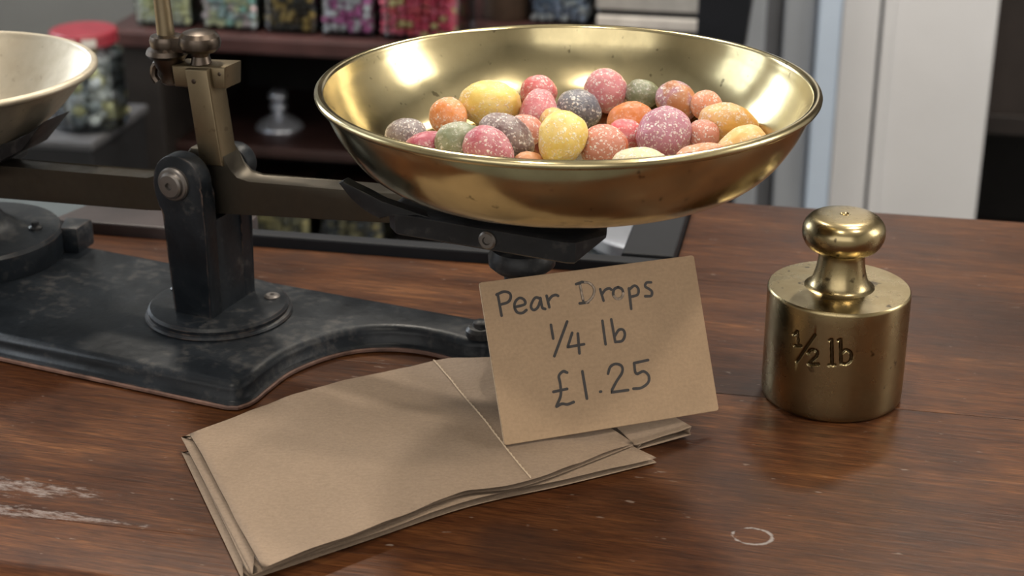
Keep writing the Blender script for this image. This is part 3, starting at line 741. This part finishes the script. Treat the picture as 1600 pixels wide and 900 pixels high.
obj('weight_knob', lathe(bmesh.new(), kp, 80), M_wt, WT, R(50))

# ------------------------------------------------------------------ brown paper bags
def bag(name, cols, label, nw=22, nl=40, wav=0.0006, seed=0.0, skew=0.0, front_gap=None, pinked=None):
    """a flat folded bag: cols = list of (front xyz, back xyz, gap) from the left end to the right end.
       The cross-section is one closed sheet: top sheet, side gussets folded inwards, bottom sheet."""
    cf = smooth_path([c[0] for c in cols], nl//(len(cols)-1)); cbk = smooth_path([c[1] for c in cols], nl//(len(cols)-1))
    gp = smooth_path([(c[2], 0, 0) for c in cols], nl//(len(cols)-1))
    bm = bmesh.new(); rows = []
    for i, (f, b, g) in enumerate(zip(cf, cbk, gp)):
        h = g.x; row = []
        t = i/(len(cf)-1)
        for j in range(nw + 1):                      # top, back to front
            k = 1 - j/nw
            p = f.lerp(b, k)
            p = p + Vector((0, 0, wav*noise.noise(Vector((p.x*38 + seed, p.y*38, seed))) + 0.5*wav*noise.noise(Vector((p.x*110, p.y*90 + seed, 0)))))
            row.append(p)
        e = (b - f)
        row.append(f + e*0.10 + Vector((0, 0, -h*0.45)))      # front gusset
        for j in range(nw + 1):                      # bottom, front to back
            k = j/nw; p = f.lerp(b, k) - Vector((0, 0, h)) + Vector((skew*(1-t), -0.25*skew*(1-t), 0)); p.z = max(p.z, 0.0003 if seed < 5 else 0.0003)
            row.append(p)
        row.append(f + e*0.965 + Vector((0, 0, -h*0.45)))      # back gusset
        rows.append([bm.verts.new(p) for p in row])
    m_ = len(rows[0])
    for A, B_ in zip(rows, rows[1:]):
        for j in range(m_): bm.faces.new((A[j], A[(j+1) % m_], B_[(j+1) % m_], B_[j]))
    o = obj(name, bm, M_bag, None, R(40))
    md = o.modifiers.new('sheet', 'SOLIDIFY'); md.thickness = 0.00028; md.offset = 0
    tag(o, label, 'paper bag', 'folded brown paper bags stacked on the counter')
    return o
V3 = Vector
bagA = bag('paper_bag', [
    (V3((-0.0705, 0.4033, 0.0062)), V3((-0.1058, 0.4856, 0.0068)), 0.0024),
    (V3((-0.0440, 0.4235, 0.0066)), V3((-0.0800, 0.5063, 0.0074)), 0.0018),
    (V3((-0.0157, 0.4465, 0.0066)), V3((-0.0530, 0.5260, 0.0074)), 0.0020),
    (V3((0.0060, 0.4546, 0.0060)), V3((-0.0281, 0.5419, 0.0066)), 0.0016),
    (V3((0.0398, 0.4831, 0.0042)), V3((-0.0068, 0.5322, 0.0118)), 0.0010)],
    'topmost of the folded brown paper bags, the card standing on its right end', wav=0.0011, seed=1.0, skew=-0.003)
bagB = bag('paper_bag', [
    (V3((-0.0745, 0.4045, 0.0034)), V3((-0.1062, 0.4820, 0.0034)), 0.0026),
    (V3((-0.0440, 0.4255, 0.0032)), V3((-0.0780, 0.4960, 0.0034)), 0.0024),
    (V3((-0.0128, 0.4470, 0.0034)), V3((-0.0480, 0.5120, 0.0036)), 0.0026),
    (V3((0.0170, 0.4608, 0.0030)), V3((-0.0180, 0.5190, 0.0034)), 0.0022),
    (V3((0.0468, 0.4762, 0.0022)), V3((0.0200, 0.5040, 0.0028)), 0.0016)],
    'lower folded paper bag sticking out past the topmost one at the front right', wav=0.0004, seed=2.0, skew=-0.002)
# third bag with an open mouth behind
o = bag('paper_bag', [
    (V3((0.0245, 0.5115, 0.0036)), V3((0.0390, 0.5185, 0.0036)), 0.0020),
    (V3((0.0330, 0.4985, 0.0042)), V3((0.0490, 0.5090, 0.0042)), 0.0030),
    (V3((0.0405, 0.4848, 0.0030)), V3((0.0597, 0.4935, 0.0042)), 0.0026)],
    'small paper bag end with an open mouth poking out under the right of the card', wav=0.0008, seed=3.0)
# pinked paper edge across the topmost bag
bm = bmesh.new()
c0, c1 = V3((0.0060, 0.4546, 0.0063)), V3((-0.0281, 0.5419, 0.0069))
e = (c1 - c0); L_ = e.length; e.normalize(); nrm = V3((e.y, -e.x, 0))
nz = 70; vs = []
for i in range(nz + 1):
    t = i/nz; p = c0.lerp(c1, t); p.z += 0.0011*noise.noise(Vector((p.x*38 + 1, p.y*38, 1.0))) + 0.00055*noise.noise(Vector((p.x*110, p.y*90 + 1.0, 0))) + 0.00022
    wv = 0.0003 if i % 2 else 0.0
    vs.append((bm.verts.new(p - nrm*0.0003 - V3((0, 0, 0.0001))), bm.verts.new(p + nrm*wv + V3((0, 0, 0.00008)))))
for a, b in zip(vs, vs[1:]): bm.faces.new((a[0], b[0], b[1], a[1]))
o = obj('pinked_edge', bm, M_edge, bagA, None); o['label'] = 'pale zigzag cut edge across the bag'
md = o.modifiers.new('sheet', 'SOLIDIFY'); md.thickness = 0.0001; md.offset = 0

# ------------------------------------------------------------------ price card
CT, CPH, CW, CH = 0.3337, 0.4968, 0.0760, 0.0530
KB = V3((-0.0023, 0.4750, 0.0074))
ex = V3((math.cos(CT), math.sin(CT), 0)); ay = V3((-math.sin(CT), math.cos(CT), 0))
uy = math.cos(CPH)*V3((0, 0, 1)) + math.sin(CPH)*ay
nz_ = ex.cross(uy)
MC = Matrix((( ex.x, uy.x, nz_.x, KB.x), (ex.y, uy.y, nz_.y, KB.y), (ex.z, uy.z, nz_.z, KB.z), (0, 0, 0, 1)))
bm = bmesh.new()
rc = 0.0009
P = []
for cx_, cy_, a0 in ((CW - rc, rc, 270), (CW - rc*0.7, CH - rc, 0), (rc, CH - rc*0.7, 90), (rc, rc, 180)):
    for a in range(0, 91, 30): P.append((cx_ + rc*math.cos(R(a0 + a)), cy_ + rc*math.sin(R(a0 + a))))
prism(bm, P, -0.0012, 0.0, 'z', 0.00015, 1)
card = obj('price_card', bm, M_card, None, S30); card.matrix_world = MC
card.data.materials.append(M_edge)
for f in card.data.polygons:
    if abs(f.normal.z) < 0.6: f.material_index = 1
tag(card, 'brown cardboard price card handwritten in black, leaning back on the paper bags', 'card')
bm = bmesh.new(); prism(bm, [(0.028, 0.040), (0.048, 0.040), (0.050, 0.004), (0.026, 0.004)], -0.0011, -0.0004, 'z')
bmesh.ops.transform(bm, matrix=Matrix.Translation((0, 0.040, -0.0012)) @ Matrix.Rotation(R(38), 4, 'X') @ Matrix.Translation((0, -0.040, 0.0)), verts=bm.verts)
obj('easel_strut', bm, M_card, card)
KS = 1.040
STR = {'P1': [(5.35, 48.76), (5.5, 41.59)], 'P2': [(4.94, 48.59), (7.33, 49.24), (9.13, 48.61), (9.44, 47.21), (8.29, 45.71), (5.54, 45.19)], 'e': [(10.27, 43.78), (13.55, 44.22), (13.64, 45.72), (12.23, 46.52), (10.7, 45.53), (10.12, 43.8), (10.74, 41.98), (12.35, 41.53), (13.85, 42.3)], 'a1': [(19.09, 45.34), (17.5, 45.94), (16.14, 44.62), (15.5, 43.05), (16.24, 41.96), (17.75, 42.73), (19.05, 45.12)], 'a2': [(19.05, 45.57), (19.16, 42.46), (20.05, 41.8)], 'r1': [(21.2, 46.03), (21.5, 42.2)], 'r2': [(21.45, 44.25), (22.82, 45.58), (24.26, 45.91), (24.96, 45.5)], 'D1': [(32.84, 48.74), (33.05, 42.03)], 'D2': [(31.57, 48.54), (33.81, 48.99)], 'D3': [(31.74, 42.06), (34.6, 42.04)], 'D4': [(33.43, 49.04), (36.03, 48.3), (37.39, 46.21), (36.43, 43.68), (34.22, 42.09), (33.05, 42.03)], 'r3': [(39.34, 45.79), (39.86, 41.91)], 'r4': [(39.59, 44.0), (40.98, 45.33), (42.36, 45.68), (43.06, 45.2)], 'o': [(45.49, 45.7), (44.07, 45.14), (43.48, 43.46), (44.24, 41.99), (45.72, 41.93), (46.77, 43.08), (46.74, 44.77), (45.49, 45.7)], 'p1': [(49.09, 44.75), (48.72, 37.93)], 'p2': [(49.19, 44.43), (51.17, 45.45), (52.28, 44.15), (51.66, 42.33), (49.24, 41.9)], 's': [(56.97, 45.8), (55.41, 45.87), (54.74, 44.73), (55.97, 43.64), (56.74, 42.62), (56.21, 41.31), (54.18, 41.44)], 'q1': [(21.09, 36.37), (21.12, 31.85)], 'q/': [(26.61, 36.72), (20.56, 26.06)], 'q4a': [(27.66, 32.79), (25.4, 28.37), (30.98, 28.54)], 'q4b': [(29.51, 32.3), (28.98, 25.81)], 'l': [(38.37, 35.28), (38.16, 27.51)], 'b1': [(41.42, 35.38), (41.55, 27.78)], 'b2': [(41.53, 29.52), (43.35, 31.54), (44.87, 31.32), (45.12, 29.54), (43.89, 27.82), (41.55, 27.78)], 'L1': [(23.9, 20.16), (22.61, 20.73), (21.02, 19.46), (21.05, 16.83), (20.6, 13.16), (18.69, 9.86)], 'L2': [(18.39, 14.61), (23.03, 14.89)], 'L3': [(18.66, 9.71), (20.52, 10.33), (22.37, 9.9), (24.51, 10.33)], '1': [(28.99, 19.79), (29.04, 10.77)], '.': [(33.77, 12.31), (34.08, 12.34)], '2': [(37.39, 17.8), (38.52, 19.9), (40.5, 20.59), (42.35, 19.56), (42.15, 17.47), (39.76, 14.81), (37.28, 11.56), (43.23, 11.43)], '5a': [(51.6, 20.25), (46.86, 19.96)], '5b': [(46.7, 19.98), (46.8, 16.41), (49.44, 16.78), (50.94, 15.04), (50.34, 12.86), (47.77, 11.51), (45.05, 11.61)]}
SHARP = {'q4a', '2'}
def ribbon(bm, pts, wd, z):
    """flat pen stroke with round ends"""
    n = len(pts); Lf, Rt = [], []
    for i, p in enumerate(pts):
        t = (pts[min(i+1, n-1)] - pts[max(i-1, 0)]).normalized(); nn = Vector((-t.y, t.x))
        w_ = wd*(1 + 0.10*noise.noise(Vector((p.x*700, p.y*700, 0))))
        Lf.append(p + nn*w_); Rt.append(p - nn*w_)
    t1 = (pts[-1] - pts[-2]).normalized(); t0 = (pts[0] - pts[1]).normalized()
    def cap(c, t):
        a0 = math.atan2(t.y, t.x)
        return [c + Vector((math.cos(a0 + R(a)), math.sin(a0 + R(a))))*wd for a in (60, 30, 0, -30, -60)]
    vl = [bm.verts.new((p.x, p.y, z)) for p in Lf]; vr = [bm.verts.new((p.x, p.y, z)) for p in Rt]
    for i in range(n-1): bm.faces.new((vr[i], vr[i+1], vl[i+1], vl[i]))
    c1_ = [bm.verts.new((p.x, p.y, z)) for p in cap(pts[-1], t1)]
    bm.faces.new([vr[-1]] + list(reversed(c1_)) + [vl[-1]])
    c0_ = [bm.verts.new((p.x, p.y, z)) for p in cap(pts[0], t0)]
    bm.faces.new([vl[0]] + list(reversed(c0_)) + [vr[0]])
bm = bmesh.new(); bmw = bmesh.new(); k = 0
for key, P in STR.items():
    Q = [Vector((x*KS*0.001, (y + 0.035*(x - 30)*0)*0.001)) for x, y in P]
    if len(Q) > 2 and key not in SHARP: Q = [Vector(q) for q in smooth_path(Q, 5)]
    elif key == '2':
        Q = [Vector(q) for q in smooth_path(Q[:7], 5)] + [Q[7]]
    if key == 'q4a': Q = [Q[0], Q[0].lerp(Q[1], .96), Q[1], Q[1].lerp(Q[2], .04), Q[2]]
    Q = [q for i, q in enumerate(Q) if i == 0 or (q - Q[i-1]).length > 1e-6]
    k += 1
    wd = 0.00047 if key not in ('D1', 'D4') else 0.00043
    ribbon(bm, Q, wd, 0.00004 + k*0.000001)
    if key in ('D1', 'D4', 'o'):         # rubbed-out heart of these strokes
        Q2 = Q if key != 'o' else Q[len(Q)//3: 2*len(Q)//3 + 3]
        if key == 'D1': Q2 = [Q[0].lerp(Q[1], .12), Q[0].lerp(Q[1], .8)]
        if key == 'D4': Q2 = Q[2:-4]
        ribbon(bmw, Q2, 0.00030 if key != 'o' else 0.00040, 0.0001 + k*0.000001)
def only_flat(bm):
    return bm
lt = obj('lettering', bm, M_ink, card)
o = obj('rubbed_lettering', bmw, M_inkw, card); o['label'] = 'pale rubbed out strokes in the handwriting'
for f in lt.data.polygons: pass

# ------------------------------------------------------------------ background: low cabinet with jars
CAB = empty('shelf_cabinet', room(-0.98, 2.1, -0.9), YAW)
tag(CAB, 'low dark mahogany shelf cabinet behind the counter with a row of jars on top', 'cabinet')
CWD = 0.80
def cpart(name, x0, x1, y0, y1, z0, z1, m, b=0.003): return obj(name, box(bmesh.new(), x0, x1, y0, y1, z0, z1, b), m, CAB)
M_shelf = simple('shelf_mahogany', (0.060, 0.026, 0.024), 0.4, 0, 0.3, 20)
cpart('top_board', -0.02, CWD, -0.01, 0.36, 0.585, 0.609, M_shelf, 0.004)
cpart('side_panel', -0.005, 0.055, 0.0, 0.35, 0.0, 0.585, simple('side_panel_wood', (0.022, 0.018, 0.016), 0.5, 0, 0.3, 20))
cpart('side_panel', CWD - 0.03, CWD - 0.01, 0.0, 0.35, 0.0, 0.585, M_dwood)
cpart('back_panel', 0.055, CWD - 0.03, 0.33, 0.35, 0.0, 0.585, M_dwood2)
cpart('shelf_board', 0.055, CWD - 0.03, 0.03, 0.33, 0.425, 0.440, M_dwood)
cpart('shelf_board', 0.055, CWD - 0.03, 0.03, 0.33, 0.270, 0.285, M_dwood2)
cpart('plinth', 0.055, CWD - 0.03, 0.02, 0.33, 0.0, 0.06, M_dwood)
cpart('added_hutch_back', 0.0, CWD - 0.01, 0.34, 0.36, 0.609, 2.1, M_dwood2)  # hutch rising out of view, added to darken reflections on the counter
cpart('added_hutch_side', 0.0, 0.02, 0.16, 0.34, 1.0, 2.1, M_dwood)
cpart('added_hutch_side', CWD - 0.03, CWD - 0.01, 0.16, 0.34, 0.76, 2.1, M_dwood)
cpart('added_hutch_shelf', 0.02, CWD - 0.03, 0.16, 0.34, 1.0, 1.02, M_dwood)
cpart('added_hutch_shelf', 0.02, CWD - 0.03, 0.16, 0.34, 1.5, 1.52, M_dwood)
def rr_poly(w_, d_, r, n=5):
    P = []
    for cx_, cy_, a0 in ((w_/2 - r, -d_/2 + r, 270), (w_/2 - r, d_/2 - r, 0), (-w_/2 + r, d_/2 - r, 90), (-w_/2 + r, -d_/2 + r, 180)):
        for i in range(n + 1): P.append((cx_ + r*math.cos(R(a0 + 90*i/n)), cy_ + r*math.sin(R(a0 + 90*i/n))))
    return P
def fill_sweets(w_, d_, z0, z1, sz, round_=False):
    bm = bmesh.new()
    z = z0 + sz/2; kz = 0
    while z < z1:
        y = -d_/2 + sz/2
        while y < d_/2 - sz*0.3:
            x = -w_/2 + sz/2
            while x < w_/2 - sz*0.3:
                inner = abs(x) < w_/2 - 2.2*sz and abs(y) < d_/2 - 2.2*sz and z < z1 - 2*sz
                ok = (not inner) and (not round_ or math.hypot(x, y) < w_/2 - sz*0.45)
                if ok:
                    c = V3((x + random.uniform(-.22, .22)*sz, y + random.uniform(-.22, .22)*sz, z + random.uniform(-.2, .2)*sz))
                    s = sz*random.uniform(.50, .62)
                    bmesh.ops.create_icosphere(bm, subdivisions=1, radius=1.0, matrix=Matrix.Translation(c) @ Matrix.Rotation(random.uniform(0, 6), 4, Vector((random.random(), random.random(), .3)).normalized()) @ Matrix.Diagonal((s*1.15, s*.9, s*.85, 1)))
                x += sz
            y += sz
        z += sz*0.9; kz += 1
    return bm
def jar(u0, u1, v0, z0, h, cols, label, sz=0.011, fill=0.85, lidm=None, round_=False, group='jars of loose sweets on the cabinet top', dp=None):
    wd = u1 - u0; dp = dp or wd
    t = empty('sweet_jar', room((u0 + u1)/2, v0 + dp/2, z0), YAW)
    tag(t, label, 'jar', group)
    if round_:
        r = wd/2
        bm = lathe(bmesh.new(), [(r*.9, 0.0), (r, 0.004), (r, h*.86), (r*.8, h*.95), (r*.8, h), (r*.8 - .002, h), (r*.8 - .002, h*.95), (r - .002, h*.86), (r - .002, 0.006), (r*.88, 0.003), (0, 0.003)], 40)
    else:
        bm = layered(bmesh.new(), rr_poly(wd, dp, wd*.16), [(-0.003, 0.0), (0.0, 0.003), (0.0, h*.84), (-0.006, h*.93), (-0.010, h*.95), (-0.010, h), (-0.012, h), (-0.012, h*.95), (-0.008, h*.93), (-0.002, h*.84), (-0.002, 0.005), (-0.005, 0.003)])
    obj('glass_body', bm, M_glass, t, S30)
    s = obj('sweets', fill_sweets(wd - .007, dp - .007, 0.0045, h*fill, sz, round_), sweets_mat('sweets_' + label.split()[0], cols), t, R(80))
    s['kind'] = 'stuff'
    lm = lidm or M_dwood
    if round_: bm = lathe(bmesh.new(), [(wd*.42, h*.97), (wd*.45, h*.98), (wd*.45, h*1.10), (wd*.42, h*1.12), (0, h*1.12)], 40)
    else: bm = layered(bmesh.new(), rr_poly(wd*.86, dp*.86, wd*.14), [(0, h + 0.0005), (0.001, h + .002), (0.001, h + .016), (-0.002, h + .018)])
    obj('lid', bm, lm, t, S30)
    return t
ZT = -0.2905
jar(-0.965, -0.880, 2.115, ZT, 0.15, [(0.38, 0.33, 0.20), (0.36, 0.30, 0.17), (0.39, 0.36, 0.25)], 'cream-coloured sweets in a glass jar, leftmost on the cabinet')
jar(-0.868, -0.783, 2.115, ZT, 0.15, [(0.18, 0.36, 0.27), (0.45, 0.42, 0.30), (0.25, 0.42, 0.38), (0.45, 0.25, 0.25), (0.4, 0.38, 0.2)], 'green and pastel mixed sweets in a square glass jar')
jar(-0.777, -0.700, 2.115, ZT, 0.15, [(0.025, 0.02, 0.018), (0.05, 0.035, 0.02), (0.22, 0.15, 0.05), (0.03, 0.025, 0.02)], 'black and gold sweets in a square glass jar', 0.010)
jar(-0.696, -0.617, 2.112, ZT, 0.15, [(0.32, 0.10, 0.22), (0.5, 0.30, 0.40), (0.25, 0.07, 0.16), (0.55, 0.42, 0.46)], 'purple and pink sweets in a square glass jar')
jar(-0.612, -0.500, 2.108, ZT, 0.15, [(0.55, 0.05, 0.06), (0.5, 0.04, 0.07), (0.55, 0.26, 0.12), (0.48, 0.06, 0.09)], 'bright red sweets with orange flecks in a wide glass jar')
jar(-0.434, -0.342, 2.24, ZT, 0.16, [(0.13, 0.16, 0.21), (0.2, 0.23, 0.29), (0.09, 0.11, 0.15), (0.30, 0.33, 0.38)], 'blue-grey wrapped sweets in a glass jar at the right of the row')
t = empty('brown_canister', room(-0.470, 2.27, ZT), YAW); tag(t, 'dark brown canister between the red and the blue-grey jars', 'canister')
obj('canister_body', lathe(bmesh.new(), [(0.031, 0), (0.033, 0.003), (0.033, 0.12), (0.031, 0.124), (0.0, 0.124)], 40), M_brown, t, S30)
obj('canister_lid', lathe(bmesh.new(), [(0.034, 0.118), (0.0345, 0.121), (0.0345, 0.140), (0.032, 0.143), (0.0, 0.143)], 40), M_dwood, t, S30)
# pale trays and a black post on the cabinet's right
t = empty('paper_tray', room(-0.335, 2.19, ZT), YAW); tag(t, 'stack of pale trays with a dark line, on the cabinet behind the brass pan', 'tray')
obj('tray_bottom', box(bmesh.new(), 0.0, 0.155, 0.0, 0.15, 0.0, 0.010, 0.002), M_black, t)
obj('tray_body', box(bmesh.new(), 0.005, 0.150, 0.004, 0.15, 0.010, 0.026, 0.002), M_wht, t)
obj('tray_body', box(bmesh.new(), 0.003, 0.152, 0.010, 0.15, 0.034, 0.09, 0.002), simple('tray_grey', (0.38, 0.37, 0.35), 0.5), t)
obj('tray_spacer', box(bmesh.new(), 0.008, 0.147, 0.014, 0.146, 0.026, 0.034), M_black, t)
t = empty('black_post', room(-0.150, 2.05, -0.9), YAW); tag(t, 'black metal post right of the cabinet, in front of the pale wall', 'post')
obj('shaft', box(bmesh.new(), -0.022, 0.026, -0.02, 0.02, 0.0, 0.64, 0.003), M_black, t)
obj('head_block', prism(bmesh.new(), [(-0.029, 0.640), (0.030, 0.640), (0.036, 0.70), (0.036, 1.0), (-0.027, 1.0)], -0.03, 0.03, 'y', 0.003), M_black, t)
# glass stopper lid on the cabinet's inner shelf
t = empty('jar_lid', room(-0.80, 2.225, -0.4595), YAW); t.scale = (0.76, 0.76, 0.82); tag(t, 'shiny silvery jar lid with a beaded knob on the dark inner shelf', 'lid')
M_shiny = simple('lid_silver', (0.60, 0.63, 0.70), 0.22, 0.75, 0.08, 60)
obj('lid_dome', lathe(bmesh.new(), dense([(0.046, 0.0), (0.046, 0.004), (0.038, 0.012), (0.024, 0.020), (0.014, 0.026), (0.011, 0.030)], 4) + [(0.0, 0.031)], 40), M_shiny, t, S30)
obj('lid_knob', lathe(bmesh.new(), dense([(0.010, 0.0305), (0.017, 0.036), (0.016, 0.043), (0.011, 0.046), (0.017, 0.052), (0.019, 0.060), (0.014, 0.068), (0.005, 0.071)], 4) + [(0, 0.0712)], 40), M_shiny, t, S30)
# squat jars on the bottom shelf of the cabinet
jar(-0.835, -0.735, 2.15, -0.6145, 0.075, [(0.16, 0.14, 0.08), (0.24, 0.20, 0.09), (0.10, 0.09, 0.06)], 'dusty yellow-brown sweets in a squat jar low in the cabinet', 0.013, .8, None, False, 'squat jars low in the cabinet')
jar(-0.725, -0.625, 2.15, -0.6145, 0.075, [(0.07, 0.06, 0.045), (0.16, 0.13, 0.06), (0.05, 0.05, 0.05)], 'dark brown sweets in a squat jar low in the cabinet', 0.013, .8, None, False, 'squat jars low in the cabinet')
# tall jar with red lid on a dark box, left of the cabinet
t = empty('dark_box', room(-1.09, 1.86, -0.9), YAW); tag(t, 'dark grey wooden box carrying the red-lidded jar, left of the cabinet', 'box')
obj('box_body', box(bmesh.new(), 0.0, 0.17, 0.0, 0.17, 0.0, 0.512, 0.003), simple('box_dark', (0.018, 0.018, 0.02), 0.5, 0, 0.3, 15), t)
obj('box_lid', box(bmesh.new(), -0.004, 0.174, -0.004, 0.174, 0.512, 0.524, 0.003), simple('box_lid_grey', (0.07, 0.07, 0.075), 0.5), t)
jt = jar(-0.998, -0.903, 1.885, -0.376, 0.113, [(0.38, 0.35, 0.29), (0.17, 0.17, 0.16), (0.38, 0.29, 0.15), (0.39, 0.39, 0.39), (0.12, 0.13, 0.13)], 'mixed pale and dark sweets in a round jar with a red lid', 0.017, .8, M_red, True, 'round jar left of the cabinet')
for a in (215, 255, 290):
    bm = bmesh.new(); rr = 0.0432
    P = [(rr*math.cos(R(a + d)), rr*math.sin(R(a + d))) for d in range(0, 26, 5)]
    Q = [((rr - .001)*math.cos(R(a + d)), (rr - .001)*math.sin(R(a + d))) for d in range(25, -1, -5)]
    prism(bm, P + Q, 0.1115, 0.1220, 'z'); obj('lid_label', bm, M_wht, jt)
# pale bench seen under the left beam arm
t = empty('grey_bench', room(-0.95, 1.235, -0.9), YAW); tag(t, 'pale grey-green bench top glimpsed under the left arm of the scale', 'bench')
obj('bench_top', box(bmesh.new(), -0.45, 0.32, 0.0, 0.24, 0.56, 0.595, 0.004), M_bench, t)
for x in (-0.43, 0.28):
    for y in (0.02, 0.2): obj('leg', box(bmesh.new(), x, x + 0.03, y, y + 0.03, 0.0, 0.56), M_bench, t)
# low shelf behind the counter notch with a bright glass jar
t = empty('low_stand', room(-0.10, 0.96, -0.9), YAW); tag(t, 'small dark stand behind the counter carrying a glass dish', 'stand')
obj('stand_top', box(bmesh.new(), -0.09, 0.09, -0.07, 0.07, 0.72, 0.735, 0.002), M_dwood, t)
obj('stand_leg', box(bmesh.new(), -0.03, 0.03, -0.03, 0.03, 0.02, 0.72, 0.002), M_dwood, t)
obj('stand_foot', box(bmesh.new(), -0.08, 0.08, -0.06, 0.06, 0.0, 0.02, 0.002), M_dwood, t)
jar(-0.155, -0.050, 0.91, -0.1645, 0.060, [(0.38, 0.37, 0.36), (0.22, 0.215, 0.21), (0.39, 0.385, 0.38), (0.12, 0.115, 0.11)], 'silvery wrapped sweets in a glass jar below the brass pan', 0.011, .9, M_shiny, True, 'jar behind the counter notch')
